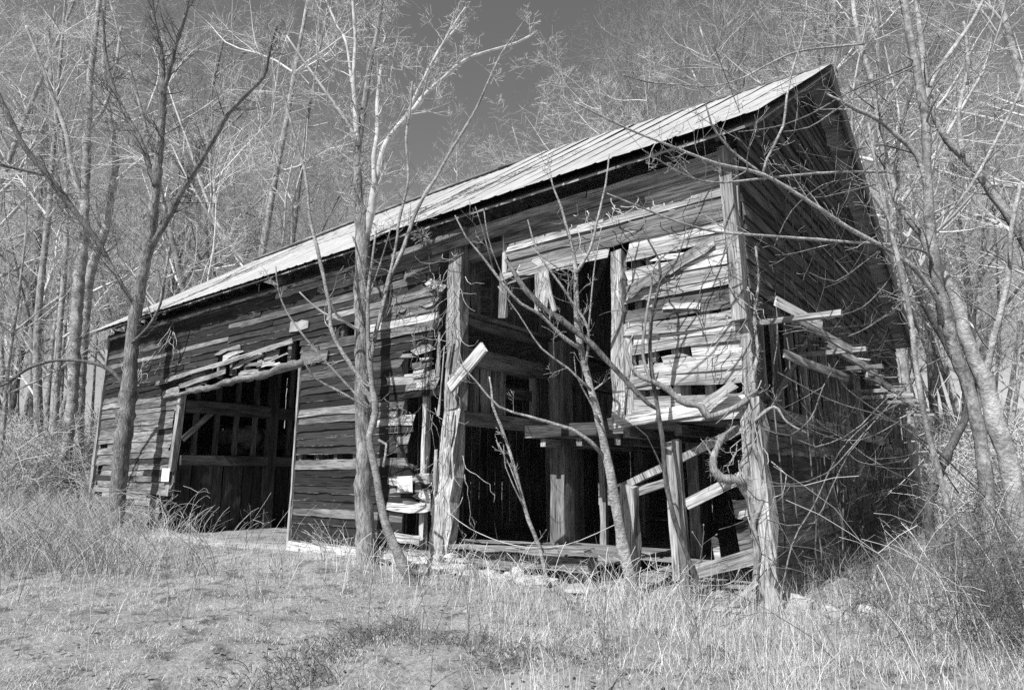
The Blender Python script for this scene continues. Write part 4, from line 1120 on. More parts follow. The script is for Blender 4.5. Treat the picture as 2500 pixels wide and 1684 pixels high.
v, f = box_mesh(0.37, 0.004, 0.012); link_mesh('lower_rim', v, f, M['letter'], sg, (0, -0.0075, 0.006))
text_mesh('lettering', 'DO NOT', 0.072, M['letter'], (0, -0.0085, 0.095), (R(90), 0, 0), sg)
text_mesh('lettering', 'ENTER', 0.072, M['letter'], (0, -0.0085, 0.032), (R(90), 0, 0), sg)
# oval emblem above the words: dark corners round a white oval
v = []; f = []
for (cx, cz, sx, sz) in ((-0.17, 0.275, 1, -1), (0.17, 0.275, -1, -1), (-0.17, 0.165, 1, 1), (0.17, 0.165, -1, 1)):
    b0 = len(v)
    v.append((cx, 0, cz))
    for t in range(5):
        a = t / 4 * math.pi / 2
        v.append((cx + sx * 0.05 * (1 - math.sin(a)) , 0, cz + sz * 0.030 * (1 - math.cos(a))))
    for t in range(4):
        f.append((b0, b0 + 1 + t, b0 + 2 + t))
link_mesh('emblem', v, f, M['letter'], sg, (0, -0.009, 0))
sg = empty('notice_sign', (-15.24, -0.105, 1.36)); tag(sg, 'small blank white notice nailed on grey boards by the wide doorway', 'sign')
v, f = box_mesh(0.42, 0.005, 0.34); link_mesh('panel', v, f, M['sign'], sg)
for i in range(3):
    v, f = box_mesh(0.24 - 0.05 * (i % 2), 0.001, 0.014); link_mesh('faded_line', v, f, M['tin'], sg, (0, -0.007, 0.06 + 0.045 * i))

def patch(name, pts, mat, y, label, cat):
    n = len(pts)
    v = [(x, y + rng.uniform(-0.012, 0.006), z) for x, z in pts] + [(x, y + 0.03, z) for x, z in pts]
    f = [tuple(range(n)), tuple(reversed(range(n, 2 * n)))] + [(i, i + n, (i + 1) % n + n, (i + 1) % n) for i in range(n)]
    o = link_mesh(name, v, f, mat)
    tag(o, label, cat)
patch('metal_patch', [(-10.08, 4.68), (-9.75, 4.66), (-9.40, 4.69), (-9.37, 4.84), (-9.62, 4.90), (-9.80, 4.87), (-10.04, 4.92)], M['tin'], -0.07, 'torn pale metal patch on the dark boards above the doorway', 'patch')
patch('plywood_patch', [(-9.60, 3.86), (-8.66, 3.90), (-8.62, 4.10), (-8.95, 4.14), (-9.0, 4.26), (-9.45, 4.24), (-9.58, 4.10)], M['grey'], -0.07, 'pale plywood scrap nailed over the top of the boarded panel', 'patch')
# a nest of roots caught under the eave
nb = MB()
for i in range(60):
    c = Vector((-5.45, -0.50, 5.72))
    d = Vector((rng.gauss(0, 1), rng.gauss(0, 1), rng.gauss(0, 0.8) + 0.4)).normalized()
    grow(nb, c + d * 0.04, d, 0.18, 0.007, 0, {'segs': [3], 'kids': [0], 'wander': 0.5, 'up': 0.0, 'rmin': 0.003})
o = nb.build('nest', M['twig']); tag(o, 'round tangle of dry roots caught under the eave', 'nest')

# ------------------------------------------------------------------ trees
SPEC_NEAR = {'segs': [6, 5, 4], 'kids': [3, 2, 0], 'wander': 0.14, 'up': 0.04, 'rmin': 0.003, 'curl': 0.09}
SPEC_CURVE = {'segs': [8, 6], 'kids': [2, 0], 'wander': 0.08, 'up': 0.02, 'rmin': 0.0028, 'curl': 0.10}
SPEC_MID = {'segs': [5, 4, 3], 'kids': [5, 4, 0], 'wander': 0.18, 'up': 0.05, 'rmin': 0.0048, 'curl': 0.06}

def traced_tree(key, name, label, cat, mat_trunk, mat_twig, spec, per_m, tw_len, root=True, sides=8, group=None, twig_from=0.0):
    limbs = TRACES[key]
    base = limbs[0][1][0]
    e = empty(name, (base[0], base[1], gh(base[0], base[1])))
    off = Vector(e.location)
    tag(e, label, cat, group)
    trunk = MB(); crown = MB()
    for li, (kind, P) in enumerate(limbs):
        P = [tuple(p) for p in P]
        if kind == 'trunk' and root and li == 0:
            b = P[0]
            g = gh(b[0], b[1])
            flare = b[3] * 1.35
            if b[2] > g:
                P = [(b[0], b[1], g - 0.15, flare)] + P
            else:
                P = [(b[0], b[1], min(b[2], g) - 0.2, flare)] + P
        S = smooth_path(P, 0.05 if key == 'vine' else 0.16)
        pts = []; rr = []
        for q in S:
            j = q[3] * 0.10
            pts.append(Vector(q[:3]) + Vector((rng.uniform(-j, j), rng.uniform(-j, j), 0)) - off)
            rr.append(max(0.004, q[3] * (rng.uniform(0.75, 1.15) if key == 'vine' else rng.uniform(0.90, 1.09)) * (1.25 if rng.random() < 0.03 else 1.0)))
        mb = trunk if kind == 'trunk' else crown
        mb.tube(pts, rr, sides if kind == 'trunk' else max(5, sides - 3))
        Ltot = sum((pts[i + 1] - pts[i]).length for i in range(len(pts) - 1))
        cnt = int(Ltot * per_m)
        for c in range(cnt):
            u = rng.uniform(0.45 if kind == 'trunk' else 0.12, 1.0)
            i = min(len(pts) - 2, int(u * (len(pts) - 1)))
            if pts[i].z + off.z < twig_from: continue
            td = (pts[i + 1] - pts[i]).normalized()
            side = td.orthogonal(); side.rotate(Matrix.Rotation(rng.uniform(0, 6.28), 3, td))
            ang = R(rng.uniform(30, 65))
            d = td * math.cos(ang) + side * math.sin(ang)
            grow(crown, pts[i].copy(), d, tw_len * rng.uniform(0.5, 1.3) * (1.15 - 0.6 * u), max(spec['rmin'], min(0.02, rr[i] * 0.45)), 0, spec)
        if key == 'vine' and P[0][3] > 0.04:
            for c in range(int(Ltot * 150)):
                i = rng.randrange(len(pts) - 1)
                q = pts[i].lerp(pts[i + 1], rng.random())
                d = Vector((rng.gauss(0, 1), rng.gauss(0, 1), rng.gauss(0, 1))).normalized()
                grow(crown, q + d * rr[i] * 0.8, d + (pts[i + 1] - pts[i]).normalized() * rng.uniform(-1.5, 1.5), rng.uniform(0.03, 0.10), 0.003, 0, {'segs': [3], 'kids': [0], 'wander': 0.5, 'up': -0.1, 'rmin': 0.0015})
    tm = trunk.build('trunk', mat_trunk, e) if trunk.v else None
    if crown.v:
        crown.build('crown', mat_twig, e)
    return e

traced_tree('ash', 'ash_tree', 'slender dark-barked tree leaning before the far end of the barn', 'tree', M['bark_mid'], M['bark_dark'], SPEC_MID, 3.2, 1.2, twig_from=3.0)
traced_tree('birch_a', 'birch_tree', 'tall pale mottled tree at the far corner, nearest of three', 'tree', M['bark_pale'], M['twig'], SPEC_MID, 3.0, 1.4, twig_from=3.0)
traced_tree('birch_b', 'birch_tree', 'pale mottled tree with a kinked upper trunk at the far corner', 'tree', M['bark_pale'], M['twig'], SPEC_MID, 3.0, 1.4, twig_from=3.0)
traced_tree('birch_c', 'birch_tree', 'thinnest pale trunk of the three beyond the far corner', 'tree', M['bark_pale'], M['twig'], SPEC_MID, 3.0, 1.3, twig_from=3.0)
traced_tree('maple', 'maple_tree', 'thick straight tree before the boarded panel, splitting high into many limbs', 'tree', M['bark_mid'], M['twig'], SPEC_MID, 4.0, 0.9, sides=12, twig_from=6.2)
traced_tree('curved', 'curved_sapling', 'crooked pale sapling curving up beside the thick tree', 'sapling', M['twig_near'], M['twig_near'], SPEC_NEAR, 2.0, 0.55, twig_from=2.4)
traced_tree('whip', 'whip_sapling', 'thin whip sapling growing before the tall open bay', 'sapling', M['twig_near'], M['twig_near'], SPEC_NEAR, 1.2, 0.4, twig_from=1.5)
traced_tree('forked', 'forked_sapling', 'smooth pale sapling forking before the open bay', 'sapling', M['twig_near'], M['twig_near'], SPEC_NEAR, 1.7, 0.55, sides=9, twig_from=2.0)
traced_tree('deadlimb', 'dead_limb', 'rough dead limb hanging diagonally across the open bay', 'branch', M['bark_dark'], M['bark_dark'], SPEC_NEAR, 0.8, 0.25, root=False)
traced_tree('panelstem', 'thin_sapling', 'thin dark stem rising before the ragged pale panel', 'sapling', M['bark_dark'], M['bark_dark'], SPEC_NEAR, 0.9, 0.4, twig_from=2.0)
traced_tree('vine', 'thick_vine', 'thick twisted shaggy vine wrapped round the near corner post', 'vine', M['bark_vine'], M['bark_vine'], SPEC_NEAR, 1.6, 0.28, sides=9, twig_from=1.2)
traced_tree('right_pale', 'right_tree', 'tall pale leaning tree with a thick base in the brambles', 'tree', M['bark_pale'], M['twig_near'], SPEC_NEAR, 1.8, 0.9, sides=10, twig_from=2.0)
traced_tree('right_grey', 'right_tree', 'grey tree sending long thin boughs across the dark gable', 'tree', M['bark_right'], M['twig_near'], SPEC_NEAR, 2.2, 0.8, sides=10, twig_from=2.0)
traced_tree('right_lean', 'right_tree', 'pale tree leaning in over the brambles from beyond the gable', 'tree', M['bark_pale'], M['twig_near'], SPEC_MID, 1.8, 1.0, twig_from=3.0)
traced_tree('right_thin', 'right_tree', 'slim grey tree close to the gable wall', 'tree', M['bark_right'], M['twig_near'], SPEC_NEAR, 2.4, 0.8, twig_from=1.5)
traced_tree('right_dark', 'right_tree', 'dark bent trunk standing behind the gable brambles', 'tree', M['bark_dark'], M['twig_near'], SPEC_NEAR, 2.2, 0.9, twig_from=2.0)
BR_LABEL = ['low briar cane arching before the lower gable boards']
br_e = empty('briar_bush', (1.2, 1.5, gh(1.2, 1.5))); tag(br_e, 'wild briar with long arching canes before the torn gable base', 'bush')
bm_ = MB()
for kind, P in TRACES['briars']:
    P = list(P)
    if P[0][2] < P[-1][2]: P = P[::-1]
    q = P[-1]; rx = q[0] + 0.25 * rng.uniform(-0.5, 1); ry = q[1] + 0.3 * rng.uniform(-1, 0.5)
    ux = q[0] - P[-2][0]; uy = q[1] - P[-2][1]; kk = 0.5 * q[2] / max(0.05, P[-2][2] - q[2])
    kk = min(kk, 1.5); rx = max(0.25, q[0] + ux * kk); ry = q[1] + uy * kk
    if q[2] < 1.1: P.append((rx, ry, gh(rx, ry) - 0.1, q[3] * 1.1))
    S = smooth_path(P, 0.18)
    pts = [Vector(q[:3]) - br_e.location for q in S]
    bm_.tube(pts, [max(0.003, q[3] * 0.62) for q in S], 5)
    for c in range(int(len(pts) * 0.16)):
        i = rng.randrange(1, len(pts) - 1)
        td = (pts[i + 1] - pts[i]).normalized(); side = td.orthogonal(); side.rotate(Matrix.Rotation(rng.uniform(0, 6.28), 3, td))
        grow(bm_, pts[i].copy(), td * 0.7 + side * 0.6, rng.uniform(0.4, 1.2), 0.005, 0, SPEC_CURVE)
bm_.build('canes', M['bark_mid'], br_e)
gt_e = empty('climbing_vine', (0.3, 4.0, gh(0.3, 4.0))); tag(gt_e, 'tangle of bare vine stems climbing the upper gable boards', 'vine')
bm_ = MB()
for kind, P in TRACES['gabletwigs']:
    S = smooth_path(P, 0.18)
    pts = [Vector(q[:3]) - gt_e.location for q in S]
    bm_.tube(pts, [max(0.004, q[3] * 0.8) for q in S], 4)
    for c in range(int(len(pts) * 0.3)):
        i = rng.randrange(1, len(pts) - 1)
        td = (pts[i + 1] - pts[i]).normalized(); side = td.orthogonal(); side.rotate(Matrix.Rotation(rng.uniform(0, 6.28), 3, td))
        grow(bm_, pts[i].copy(), td * 0.7 + side * 0.6, rng.uniform(0.4, 1.2), 0.005, 0, SPEC_CURVE)
for i in range(34):
    y = rng.uniform(0.5, 12.5); z = rng.uniform(0.0, 1.0)
    p = Vector((0.10 + rng.random() * 0.12, y, z)) - gt_e.location
    pts = [p]; d = Vector((0, rng.uniform(-0.25, 0.15), 1))
    top = min(roof_z(min(12.6, max(0.2, y))) - 0.5, z + rng.uniform(1.5, 8))
    while pts[-1].z + gt_e.location.z < top and len(pts) < 24:
        d = (d + Vector((0, rng.uniform(-0.35, 0.3), 0.1))).normalized()
        q = pts[-1] + d * 0.4
        q.x = max(0.09 - gt_e.location.x, q.x + rng.uniform(-0.05, 0.05))
        pts.append(q)
    if len(pts) > 2:
        bm_.tube(pts, [0.014 * (1 - 0.6 * i / len(pts)) for i in range(len(pts))], 4)
        for c in range(len(pts) // 2):
            i = rng.randrange(len(pts))
            grow(bm_, pts[i].copy(), Vector((rng.uniform(0.1, 0.6), rng.uniform(-1, 1), rng.uniform(-0.4, 0.8))), rng.uniform(0.3, 0.9), 0.005, 0, SPEC_CURVE)
bm_.build('stems', M['bark_mid'], gt_e)

# hanging creeper remnants on the walls
def creeper(x0, x1, z0, z1, n, label, seedr, y=-0.10, mat='twig', down=True, ln=0.6):
    e = empty('dead_creeper', ((x0 + x1) / 2, y, z0)); tag(e, label, 'vine')
    mb = MB()
    for i in range(n):
        p = Vector((rng.uniform(x0, x1), y + rng.uniform(-0.06, 0.02), rng.uniform(z0, z1))) - e.location
        pts = [p]; d = Vector((rng.uniform(-0.6, 0.6), rng.uniform(-0.2, 0.0), -1 if down else 1))
        for k in range(rng.randrange(4, 11)):
            d = (d + Vector((rng.uniform(-0.95, 0.95), rng.uniform(-0.25, 0.2), rng.uniform(-0.6, 0.6)))).normalized()
            q = pts[-1] + d * ln / 8
            q.y = min(q.y, 0.03)
            pts.append(q)
        mb.tube(pts, [0.008 * (1 - 0.6 * i / len(pts)) for i in range(len(pts))], 4)
    mb.build('stems', M[mat], e)
creeper(-18.6, -17.6, 5.0, 5.4, 9, 'pale dead creeper strands hanging behind the leaning dark tree', 1, ln=1.0)
creeper(-16.0, -15.5, 5.2, 5.7, 9, 'bunch of dead creeper hanging from the eave beyond the doorway', 2, ln=1.3)
creeper(-17.8, -16.9, 4.3, 4.9, 12, 'loose dead creeper over the boards left of the doorway', 3, ln=0.9)
creeper(-5.6, -4.6, 1.0, 5.6, 38, 'wiry dead vine clinging to the tall bay post', 4, y=-0.16, ln=0.9, mat='twig_near')
creeper(-6.9, -5.3, 2.3, 5.4, 34, 'wiry dead vine on the ragged boards beside the sign', 5, y=-0.10, ln=0.8, mat='bark_mid')
creeper(-1.7, -0.2, 2.6, 5.0, 12, 'tangled dead vine across the ragged pale panel', 6, y=-0.14, ln=0.9, mat='bark_dark', down=False)
creeper(-0.2, 0.25, 0.2, 4.0, 26, 'wiry vine strands on the near corner boards', 7, y=-0.18, ln=0.9, mat='twig_near')
creeper(-2.6, -0.9, 5.25, 5.6, 14, 'thin curling creeper strands hanging below the eave over the bay', 8, y=-0.22, ln=0.5, mat='twig')
# a slack wire across the bay
wb = MB()
wp = smooth_path([(-5.1, -0.18, 1.02, .006), (-4.5, -0.2, 0.72, .006), (-3.6, -0.2, 0.52, .006), (-2.7, -0.18, 0.58, .006), (-1.78, -0.15, 0.95, .006)], 0.2)
wb.tube([p[:3] for p in wp], [p[3] for p in wp], 4)
o = wb.build('slack_vine', M['twig']); tag(o, 'single slack vine strung low across the open bay', 'vine')

# ------------------------------------------------------------------ the wood behind
SPEC_FAR = {'segs': [7, 5, 4, 3], 'kids': [7, 6, 4, 0], 'wander': 0.17, 'up': 0.04, 'rmin': 0.0036, 'curl': 0.06}
def far_tree_meshes(h, r, nl, fork, seed, tw='twig_far', bk='bark_far'):
    rng.seed(seed)
    trunk = MB(); crown = MB()
    def stem(p, d, L, r0, frac):
        pts = [p]; rr = [r0]
        n = 12
        for i in range(n):
            d = (d + Vector((rng.uniform(-0.07, 0.07), rng.uniform(-0.07, 0.07), 0.05))).normalized()
            p = p + d * (L / n)
            pts.append(p); rr.append(max(0.012, r0 * (1 - 0.85 * (i + 1) / n)))
        trunk.tube(pts, rr, 7)
        for j in range(int(nl * frac)):
            u = rng.uniform(0.28, 1.0)
            i = min(n - 1, int(u * n))
            td = (pts[i + 1] - pts[i]).normalized()
            side = td.orthogonal(); side.rotate(Matrix.Rotation(rng.uniform(0, 6.28), 3, td))
            ang = R(rng.uniform(25, 58))
            grow(crown, pts[i].copy(), td * math.cos(ang) + side * math.sin(ang), L * rng.uniform(0.18, 0.40) * (1.25 - 0.7 * u), max(0.02, rr[i] * 0.55), 0, SPEC_FAR, 4)
    if fork:
        stem(Vector((0, 0, -0.3)), Vector((rng.uniform(-.12, .12), rng.uniform(-.12, .12), 1)), h, r, 0.6)
        for k in range(fork):
            a = rng.uniform(0, 6.28)
            stem(Vector((0.12 * math.cos(a), 0.12 * math.sin(a), -0.3)), Vector((0.28 * math.cos(a), 0.28 * math.sin(a), 1)), h * rng.uniform(0.7, 0.95), r * 0.75, 0.4)
    else:
        stem(Vector((0, 0, -0.3)), Vector((rng.uniform(-.1, .1), rng.uniform(-.1, .1), 1)), h, r, 1.0)
    out = []
    for nm, mb, mt in (('trunk', trunk, M[bk]), ('crown', crown, M[tw])):
        me = bpy.data.meshes.new(nm)
        me.from_pydata([tuple(v) for v in mb.v], [], mb.f)
        me.polygons.foreach_set('use_smooth', [True] * len(me.polygons))
        me.materials.append(mt)
        out.append(me)
    return out
PROTO = [far_tree_meshes(22, 0.20, 20, 0, 101), far_tree_meshes(25, 0.25, 22, 0, 102, 'twig_far_b', 'bark_far_b'), far_tree_meshes(19, 0.15, 18, 2, 103),
         far_tree_meshes(23, 0.19, 20, 1, 104, 'twig_far_c'), far_tree_meshes(14, 0.11, 13, 0, 105), far_tree_meshes(21, 0.17, 18, 3, 106, 'twig_far_b')]
rng.seed(55)
def place_far(name, meshes, x, y, s, rz, label, group, cat):
    e = empty(name, (x, y, gh(x, y)))
    e.rotation_euler = (0, 0, rz); e.scale = (s, s, s * rng.uniform(0.92, 1.1))
    tag(e, label, cat, group)
    for me in meshes:
        o = bpy.data.objects.new(me.name, me)
        COL.objects.link(o); o.parent = e
spots = []
cam_p = Vector((2.64, -8.28)); fw = Vector((-0.614, 0.789)); rt = Vector((0.789, 0.614))
def try_spot(x, y, mind):
    if -21.8 < x < 3.2 and -9 < y < 14.8: return False
    for (a, b) in spots:
        if (a - x) ** 2 + (b - y) ** 2 < mind * mind: return False
    spots.append((x, y)); return True
tries = 0
while len(spots) < 88 and tries < 6000:
    tries += 1
    d = rng.uniform(17, 50)
    lat = rng.uniform(-0.95, 0.95) * d
    if abs(lat) / d > 0.88: continue
    p = cam_p + fw * d + rt * lat
    # thinner where the sky shows beyond the ridge
    a = lat / d
    if -0.12 < a < 0.12 and rng.random() < 0.6: continue
    try_spot(p.x, p.y, 2.3 if d < 35 else 2.0)
def where(x, y):
    if x < -20.5: return 'beyond the far end of the barn'
    if x > 2.5: return 'past the near gable'
    return 'behind the roof ridge'
FAR_LABEL = ['straight single-stemmed bare tree in the wood %s', 'very tall straight dark bare tree in the wood %s', 'three-stemmed bare tree in the wood %s',
             'twin-stemmed pale-twigged bare tree in the wood %s', 'short thin bare tree in the wood %s', 'four-stemmed clump of bare trunks in the wood %s']
FAR_GROUP = ['straight bare trees %s', 'tall dark bare trees %s', 'three-stemmed trees %s', 'twin-stemmed trees %s', 'short thin trees %s', 'four-stemmed trees %s']
for i, (x, y) in enumerate(spots):
    k = i % len(PROTO)
    place_far('bare_tree', PROTO[k], x, y, rng.uniform(0.8, 1.25), rng.uniform(0, 6.28), FAR_LABEL[k] % where(x, y), FAR_GROUP[k] % where(x, y), 'tree')
# undergrowth
SPEC_SHRUB = {'segs': [4, 3, 3], 'kids': [5, 3, 0], 'wander': 0.22, 'up': 0.03, 'rmin': 0.005}
SHR = []
for k in range(4):
    rng.seed(300 + k)
    mb = MB()
    for j in range(26):
        a = rng.uniform(0, 6.28)
        grow(mb, Vector((0.25 * rng.random() * math.cos(a), 0.25 * rng.random() * math.sin(a), -0.1)), Vector((0.6 * math.cos(a) * rng.random(), 0.6 * math.sin(a) * rng.random(), 1)), rng.uniform(1.2, 2.6), 0.013, 0, SPEC_SHRUB)
    me = bpy.data.meshes.new('stems'); me.from_pydata([tuple(v) for v in mb.v], [], mb.f); me.materials.append(M['stalk'] if k % 2 else M['twig_far']); SHR.append(me)
rng.seed(77)
cnt = 0
spots2 = []
for t in range(3000):
    if cnt >= 150: break
    d = rng.uniform(13, 46); lat = rng.uniform(-0.9, 0.9) * d
    p = cam_p + fw * d + rt * lat
    a = lat / d
    if -20.9 < p.x < 1.6 and -6 < p.y < 15.0: continue
    if -0.5 < a < 0.62 and rng.random() < 0.93: continue
    e = empty('undergrowth_shrub', (p.x, p.y, gh(p.x, p.y))); e.rotation_euler = (0, 0, rng.uniform(0, 6.28)); s = rng.uniform(0.7, 1.5); e.scale = (s, s, s)
    k = rng.randrange(4)
    side = 'beyond the far end of the barn' if p.x < -20 else ('past the near gable' if p.x > 0.5 else 'behind the barn')
    lk = ('tall ' if s > 1.1 else 'low ') + ('dull brown' if k % 2 else 'pale')
    tag(e, lk + ' leafless shrub ' + side, 'shrub', lk + ' shrubs ' + side)
    o = bpy.data.objects.new('stems', SHR[k]); COL.objects.link(o); o.parent = e
    cnt += 1

# ------------------------------------------------------------------ dry grass, weeds, brambles
def blades(n, sampler, hfun, wfun, leanfun, name, mat, label, cat):
    P = sampler(n)
    n = len(P)
    x, y = P[:, 0], P[:, 1]
    z = ground_h(x, y) - 0.01
    h = hfun(x, y, n); w = wfun(n)
    az = nrs.uniform(0, 2 * np.pi, n)
    lean = leanfun(x, y, n)
    la = nrs.uniform(0, 2 * np.pi, n)
    sx, sy = np.cos(az) * w / 2, np.sin(az) * w / 2
    lx, ly = np.cos(la) * lean * h, np.sin(la) * lean * h
    hz = h * np.sqrt(np.maximum(0.05, 1 - np.minimum(lean, 0.97) ** 2))
    V = np.zeros((n, 5, 3))
    V[:, 0] = np.stack([x - sx, y - sy, z], 1); V[:, 1] = np.stack([x + sx, y + sy, z], 1)
    V[:, 2] = np.stack([x + sx * .8 + lx * .38, y + sy * .8 + ly * .38, z + hz * .6], 1)
    V[:, 3] = np.stack([x - sx * .8 + lx * .38, y - sy * .8 + ly * .38, z + hz * .6], 1)
    V[:, 4] = np.stack([x + lx, y + ly, z + hz], 1)
    b = np.arange(n) * 5
    me = bpy.data.meshes.new(name)
    loops = np.stack([b, b + 1, b + 2, b + 3, b + 3, b + 2, b + 4], 1).ravel()
    me.vertices.add(n * 5); me.vertices.foreach_set('co', V.ravel())
    me.loops.add(n * 7); me.loops.foreach_set('vertex_index', loops.astype(np.int32))
    me.polygons.add(n * 2)
    st = (np.arange(n)[:, None] * 7 + np.array([0, 4])).ravel()
    me.polygons.foreach_set('loop_start', st.astype(np.int32))
    me.update(calc_edges=True); me.validate()
    me.materials.append(mat)
    o = bpy.data.objects.new(name, me); COL.objects.link(o)
    tag(o, label, cat, kind='stuff')
    return o
def in_barn(x, y):
    return (x > -20.1) & (x < 0.05) & (y > 0.12) & (y < 13.0)
def sample_view(d0, d1, keep, power=1.0):
    def s(n):
        d = d0 + (d1 - d0) * nrs.uniform(0, 1, n) ** power
        a = nrs.uniform(-0.88, 0.88, n)
        x = 2.64 - 0.614 * d + 0.789 * a * d; y = -8.28 + 0.789 * d + 0.614 * a * d
        m = ~in_barn(x, y) & (nrs.uniform(0, 1, n) < keep(x, y, d, a))
        return np.stack([x[m], y[m]], 1)
    return s
def bare(x, y):
    # grass is thin in a few dark hollows
    hol = sstep(0.72, 0.95, clump(x, y, 1.35, 2.2)) * 0.9
    hol = np.maximum(hol, sstep(0.66, 0.9, clump(x + 0.3, y, 4.3, 0.9)) * 0.75)
    return (1 - hol) * (1 - 0.95 * sstep(4.4, 3.4, np.abs(x + 10.2)) * sstep(1.5, 0.8, np.abs(y + 0.4)))
def clump(x, y, f=2.2, s=0.0):
    return 0.5 + 0.5 * np.sin(x * f + 2 * np.sin(y * f * 0.8 + s)) * np.sin(y * f * 1.2 + 1.5 * np.sin(x * f * 0.7 + s))
# short matted grass everywhere
blades(620000, sample_view(3.6, 24, lambda x, y, d, a: np.clip(0.35 + 0.8 * clump(x, y, 3.1), 0, 1) * bare(x, y), 1.2),
       lambda x, y, n: (0.025 + 0.060 * nrs.uniform(0, 1, n) ** 1.5) * (0.5 + 0.9 * clump(x, y, 2.0, 1.0)) * (1 + 0.04 * np.hypot(x - 2.6, y + 8.3)) * (0.8 + 0.4 * sstep(-3.2, -0.5, x + 0.35 * (y + 5))), lambda n: nrs.uniform(0.002, 0.0045, n),
       lambda x, y, n: nrs.uniform(0.5, 0.99, n), 'dry_grass', M['straw'], 'short matted straw-pale grass over the ground', 'grass')
# taller standing straw, thick on the near side of the bay and by the gable
def tall_keep(x, y, d, a):
    k = 0.03 + 0.75 * sstep(-0.22, 0.15, a + 0.10 * (d - 7) * 0.2) + 0.3 * sstep(9, 12, d) * sstep(-0.1, -0.5, a)
    k = k + 0.6 * sstep(-3.0, -1.6, y) * sstep(-8.5, -6.5, x)
    return np.clip(k * (0.05 + 1.0 * clump(x, y, 2.7, 0.4) ** 1.5), 0, 1) * bare(x, y)
blades(110000, sample_view(4.2, 14, tall_keep, 1.0),
       lambda x, y, n: (0.10 + 0.40 * nrs.uniform(0, 1, n) ** 1.5) * (0.55 + 0.6 * clump(x, y, 1.7)) * (0.9 + 0.35 * sstep(-4, -1, x)), lambda n: nrs.uniform(0.002, 0.0045, n),
       lambda x, y, n: nrs.uniform(0.05, 0.85, n) ** 1.0, 'tall_grass', M['straw'], 'standing dry grass stalks in front of the barn', 'grass')
# dark weedy stalks
blades(16000, sample_view(5.0, 22, lambda x, y, d, a: np.clip(0.03 + 0.8 * sstep(-0.40, -0.65, a) * sstep(9, 12, d) + 0.5 * sstep(0.35, 0.6, a) + 0.12 * sstep(7, 9, d), 0, 1) * bare(x, y), 0.9),
       lambda x, y, n: 0.3 + 0.6 * nrs.uniform(0, 1, n), lambda n: nrs.uniform(0.004, 0.008, n),
       lambda x, y, n: nrs.uniform(0.1, 0.65, n), 'dry_weeds', M['stalk'], 'thin dead weed stalks standing above the grass', 'weeds')

def thicket(name, n, region, hr, label, mat, r=(0.004, 0.009), arch=0.5, side=2):
    mb = MB()
    for i in range(n):
        x, y = region()
        p = Vector((x, y, gh(x, y) - 0.03))
        L = rng.uniform(*hr)
        a = rng.uniform(0, 6.28)
        d = Vector((0.35 * math.cos(a), 0.35 * math.sin(a), 1)).normalized()
        bend = Vector((math.cos(a), math.sin(a), -0.9)) * arch
        pts = [p]; k = 7
        for j in range(k):
            d = (d + bend * (0.30 * (j + 1) / k) + Vector((rng.uniform(-.15, .15), rng.uniform(-.15, .15), rng.uniform(-.1, .1)))).normalized()
            pts.append(pts[-1] + d * L / k)
        if any(q.x < 0.1 and q.y > 0.0 and q.x > -20.2 for q in pts): continue
        rr = rng.uniform(*r)
        mb.tube(pts, [max(0.003, rr * (1 - 0.7 * j / k)) for j in range(k + 1)], 3, cap=False)
        for s in range(rng.randint(0, side)):
            j = rng.randrange(2, k)
            dd = Vector((rng.uniform(-1, 1), rng.uniform(-1, 1), rng.uniform(-0.3, 1)))
            q = [pts[j], pts[j] + dd.normalized() * L * 0.12, pts[j] + (dd.normalized() * 0.22 + Vector((0, 0, -0.02))) * L]
            mb.tube(q, [rr * 0.6, rr * 0.45, 0.003], 3, cap=False)
    o = mb.build(name, mat)
    tag(o, label, 'brambles', kind='stuff')
rng.seed(909)
def reg_right():
    while True:
        d = rng.uniform(5.5, 15); a = rng.uniform(0.42, 0.9)
        if rng.random() > (a - 0.46) * 2.4: continue
        p = cam_p + fw * d + rt * a * d
        if p.x > 0.25 or p.y < -0.6: return p.x, p.y
SPEC_BR = {'segs': [6, 4, 3], 'kids': [7, 4, 0], 'wander': 0.30, 'up': -0.02, 'rmin': 0.0022}
mb = MB()
for i in range(520):
    x, y = reg_right()
    a = rng.uniform(0, 6.28)
    hfac = (0.45 + 0.8 * float(sstep(0.5, 2.5, x - 0.25 * y))) * rng.choice((0.6, 0.8, 1.0, 1.35))
    grow(mb, Vector((x, y, gh(x, y) - 0.04)), Vector((0.7 * math.cos(a), 0.7 * math.sin(a), 1)), rng.uniform(0.5, 1.2) * hfac, rng.uniform(0.004, 0.008), 0, SPEC_BR)
o = mb.build('bramble_thicket', M['bramble'])
tag(o, 'dense dark brambles heaped along the foot of the gable', 'brambles', kind='stuff')
thicket('bramble_canes', 90, reg_right, (0.9, 2.4), 'long pale canes arching out of the gable brambles', M['straw'], r=(0.003, 0.006), arch=0.55, side=5)
def reg_left():
    while True:
        d = rng.uniform(10.5, 21); a = rng.uniform(-0.86, -0.28)
        if rng.random() > (-a - 0.15) * 1.8: continue
        p = cam_p + fw * d + rt * a * d
        if -14.5 < p.x < -5.5 and p.y > -2.6 and rng.random() < 0.93: continue
        if p.y < -0.35 or p.x < -20.7: return p.x, p.y
thicket('weed_thicket', 2600, reg_left, (0.4, 1.3), 'thin brown weeds and briars before the far end of the barn', M['stalk'], r=(0.003, 0.007), arch=0.35)
def reg_shadow_brush():  # dark stems planted as the band of a cast shadow, then a weedy strip
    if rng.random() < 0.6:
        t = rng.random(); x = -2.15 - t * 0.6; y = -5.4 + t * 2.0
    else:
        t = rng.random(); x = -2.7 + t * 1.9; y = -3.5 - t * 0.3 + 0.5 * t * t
    return x + rng.gauss(0, 0.22), y + rng.gauss(0, 0.2)
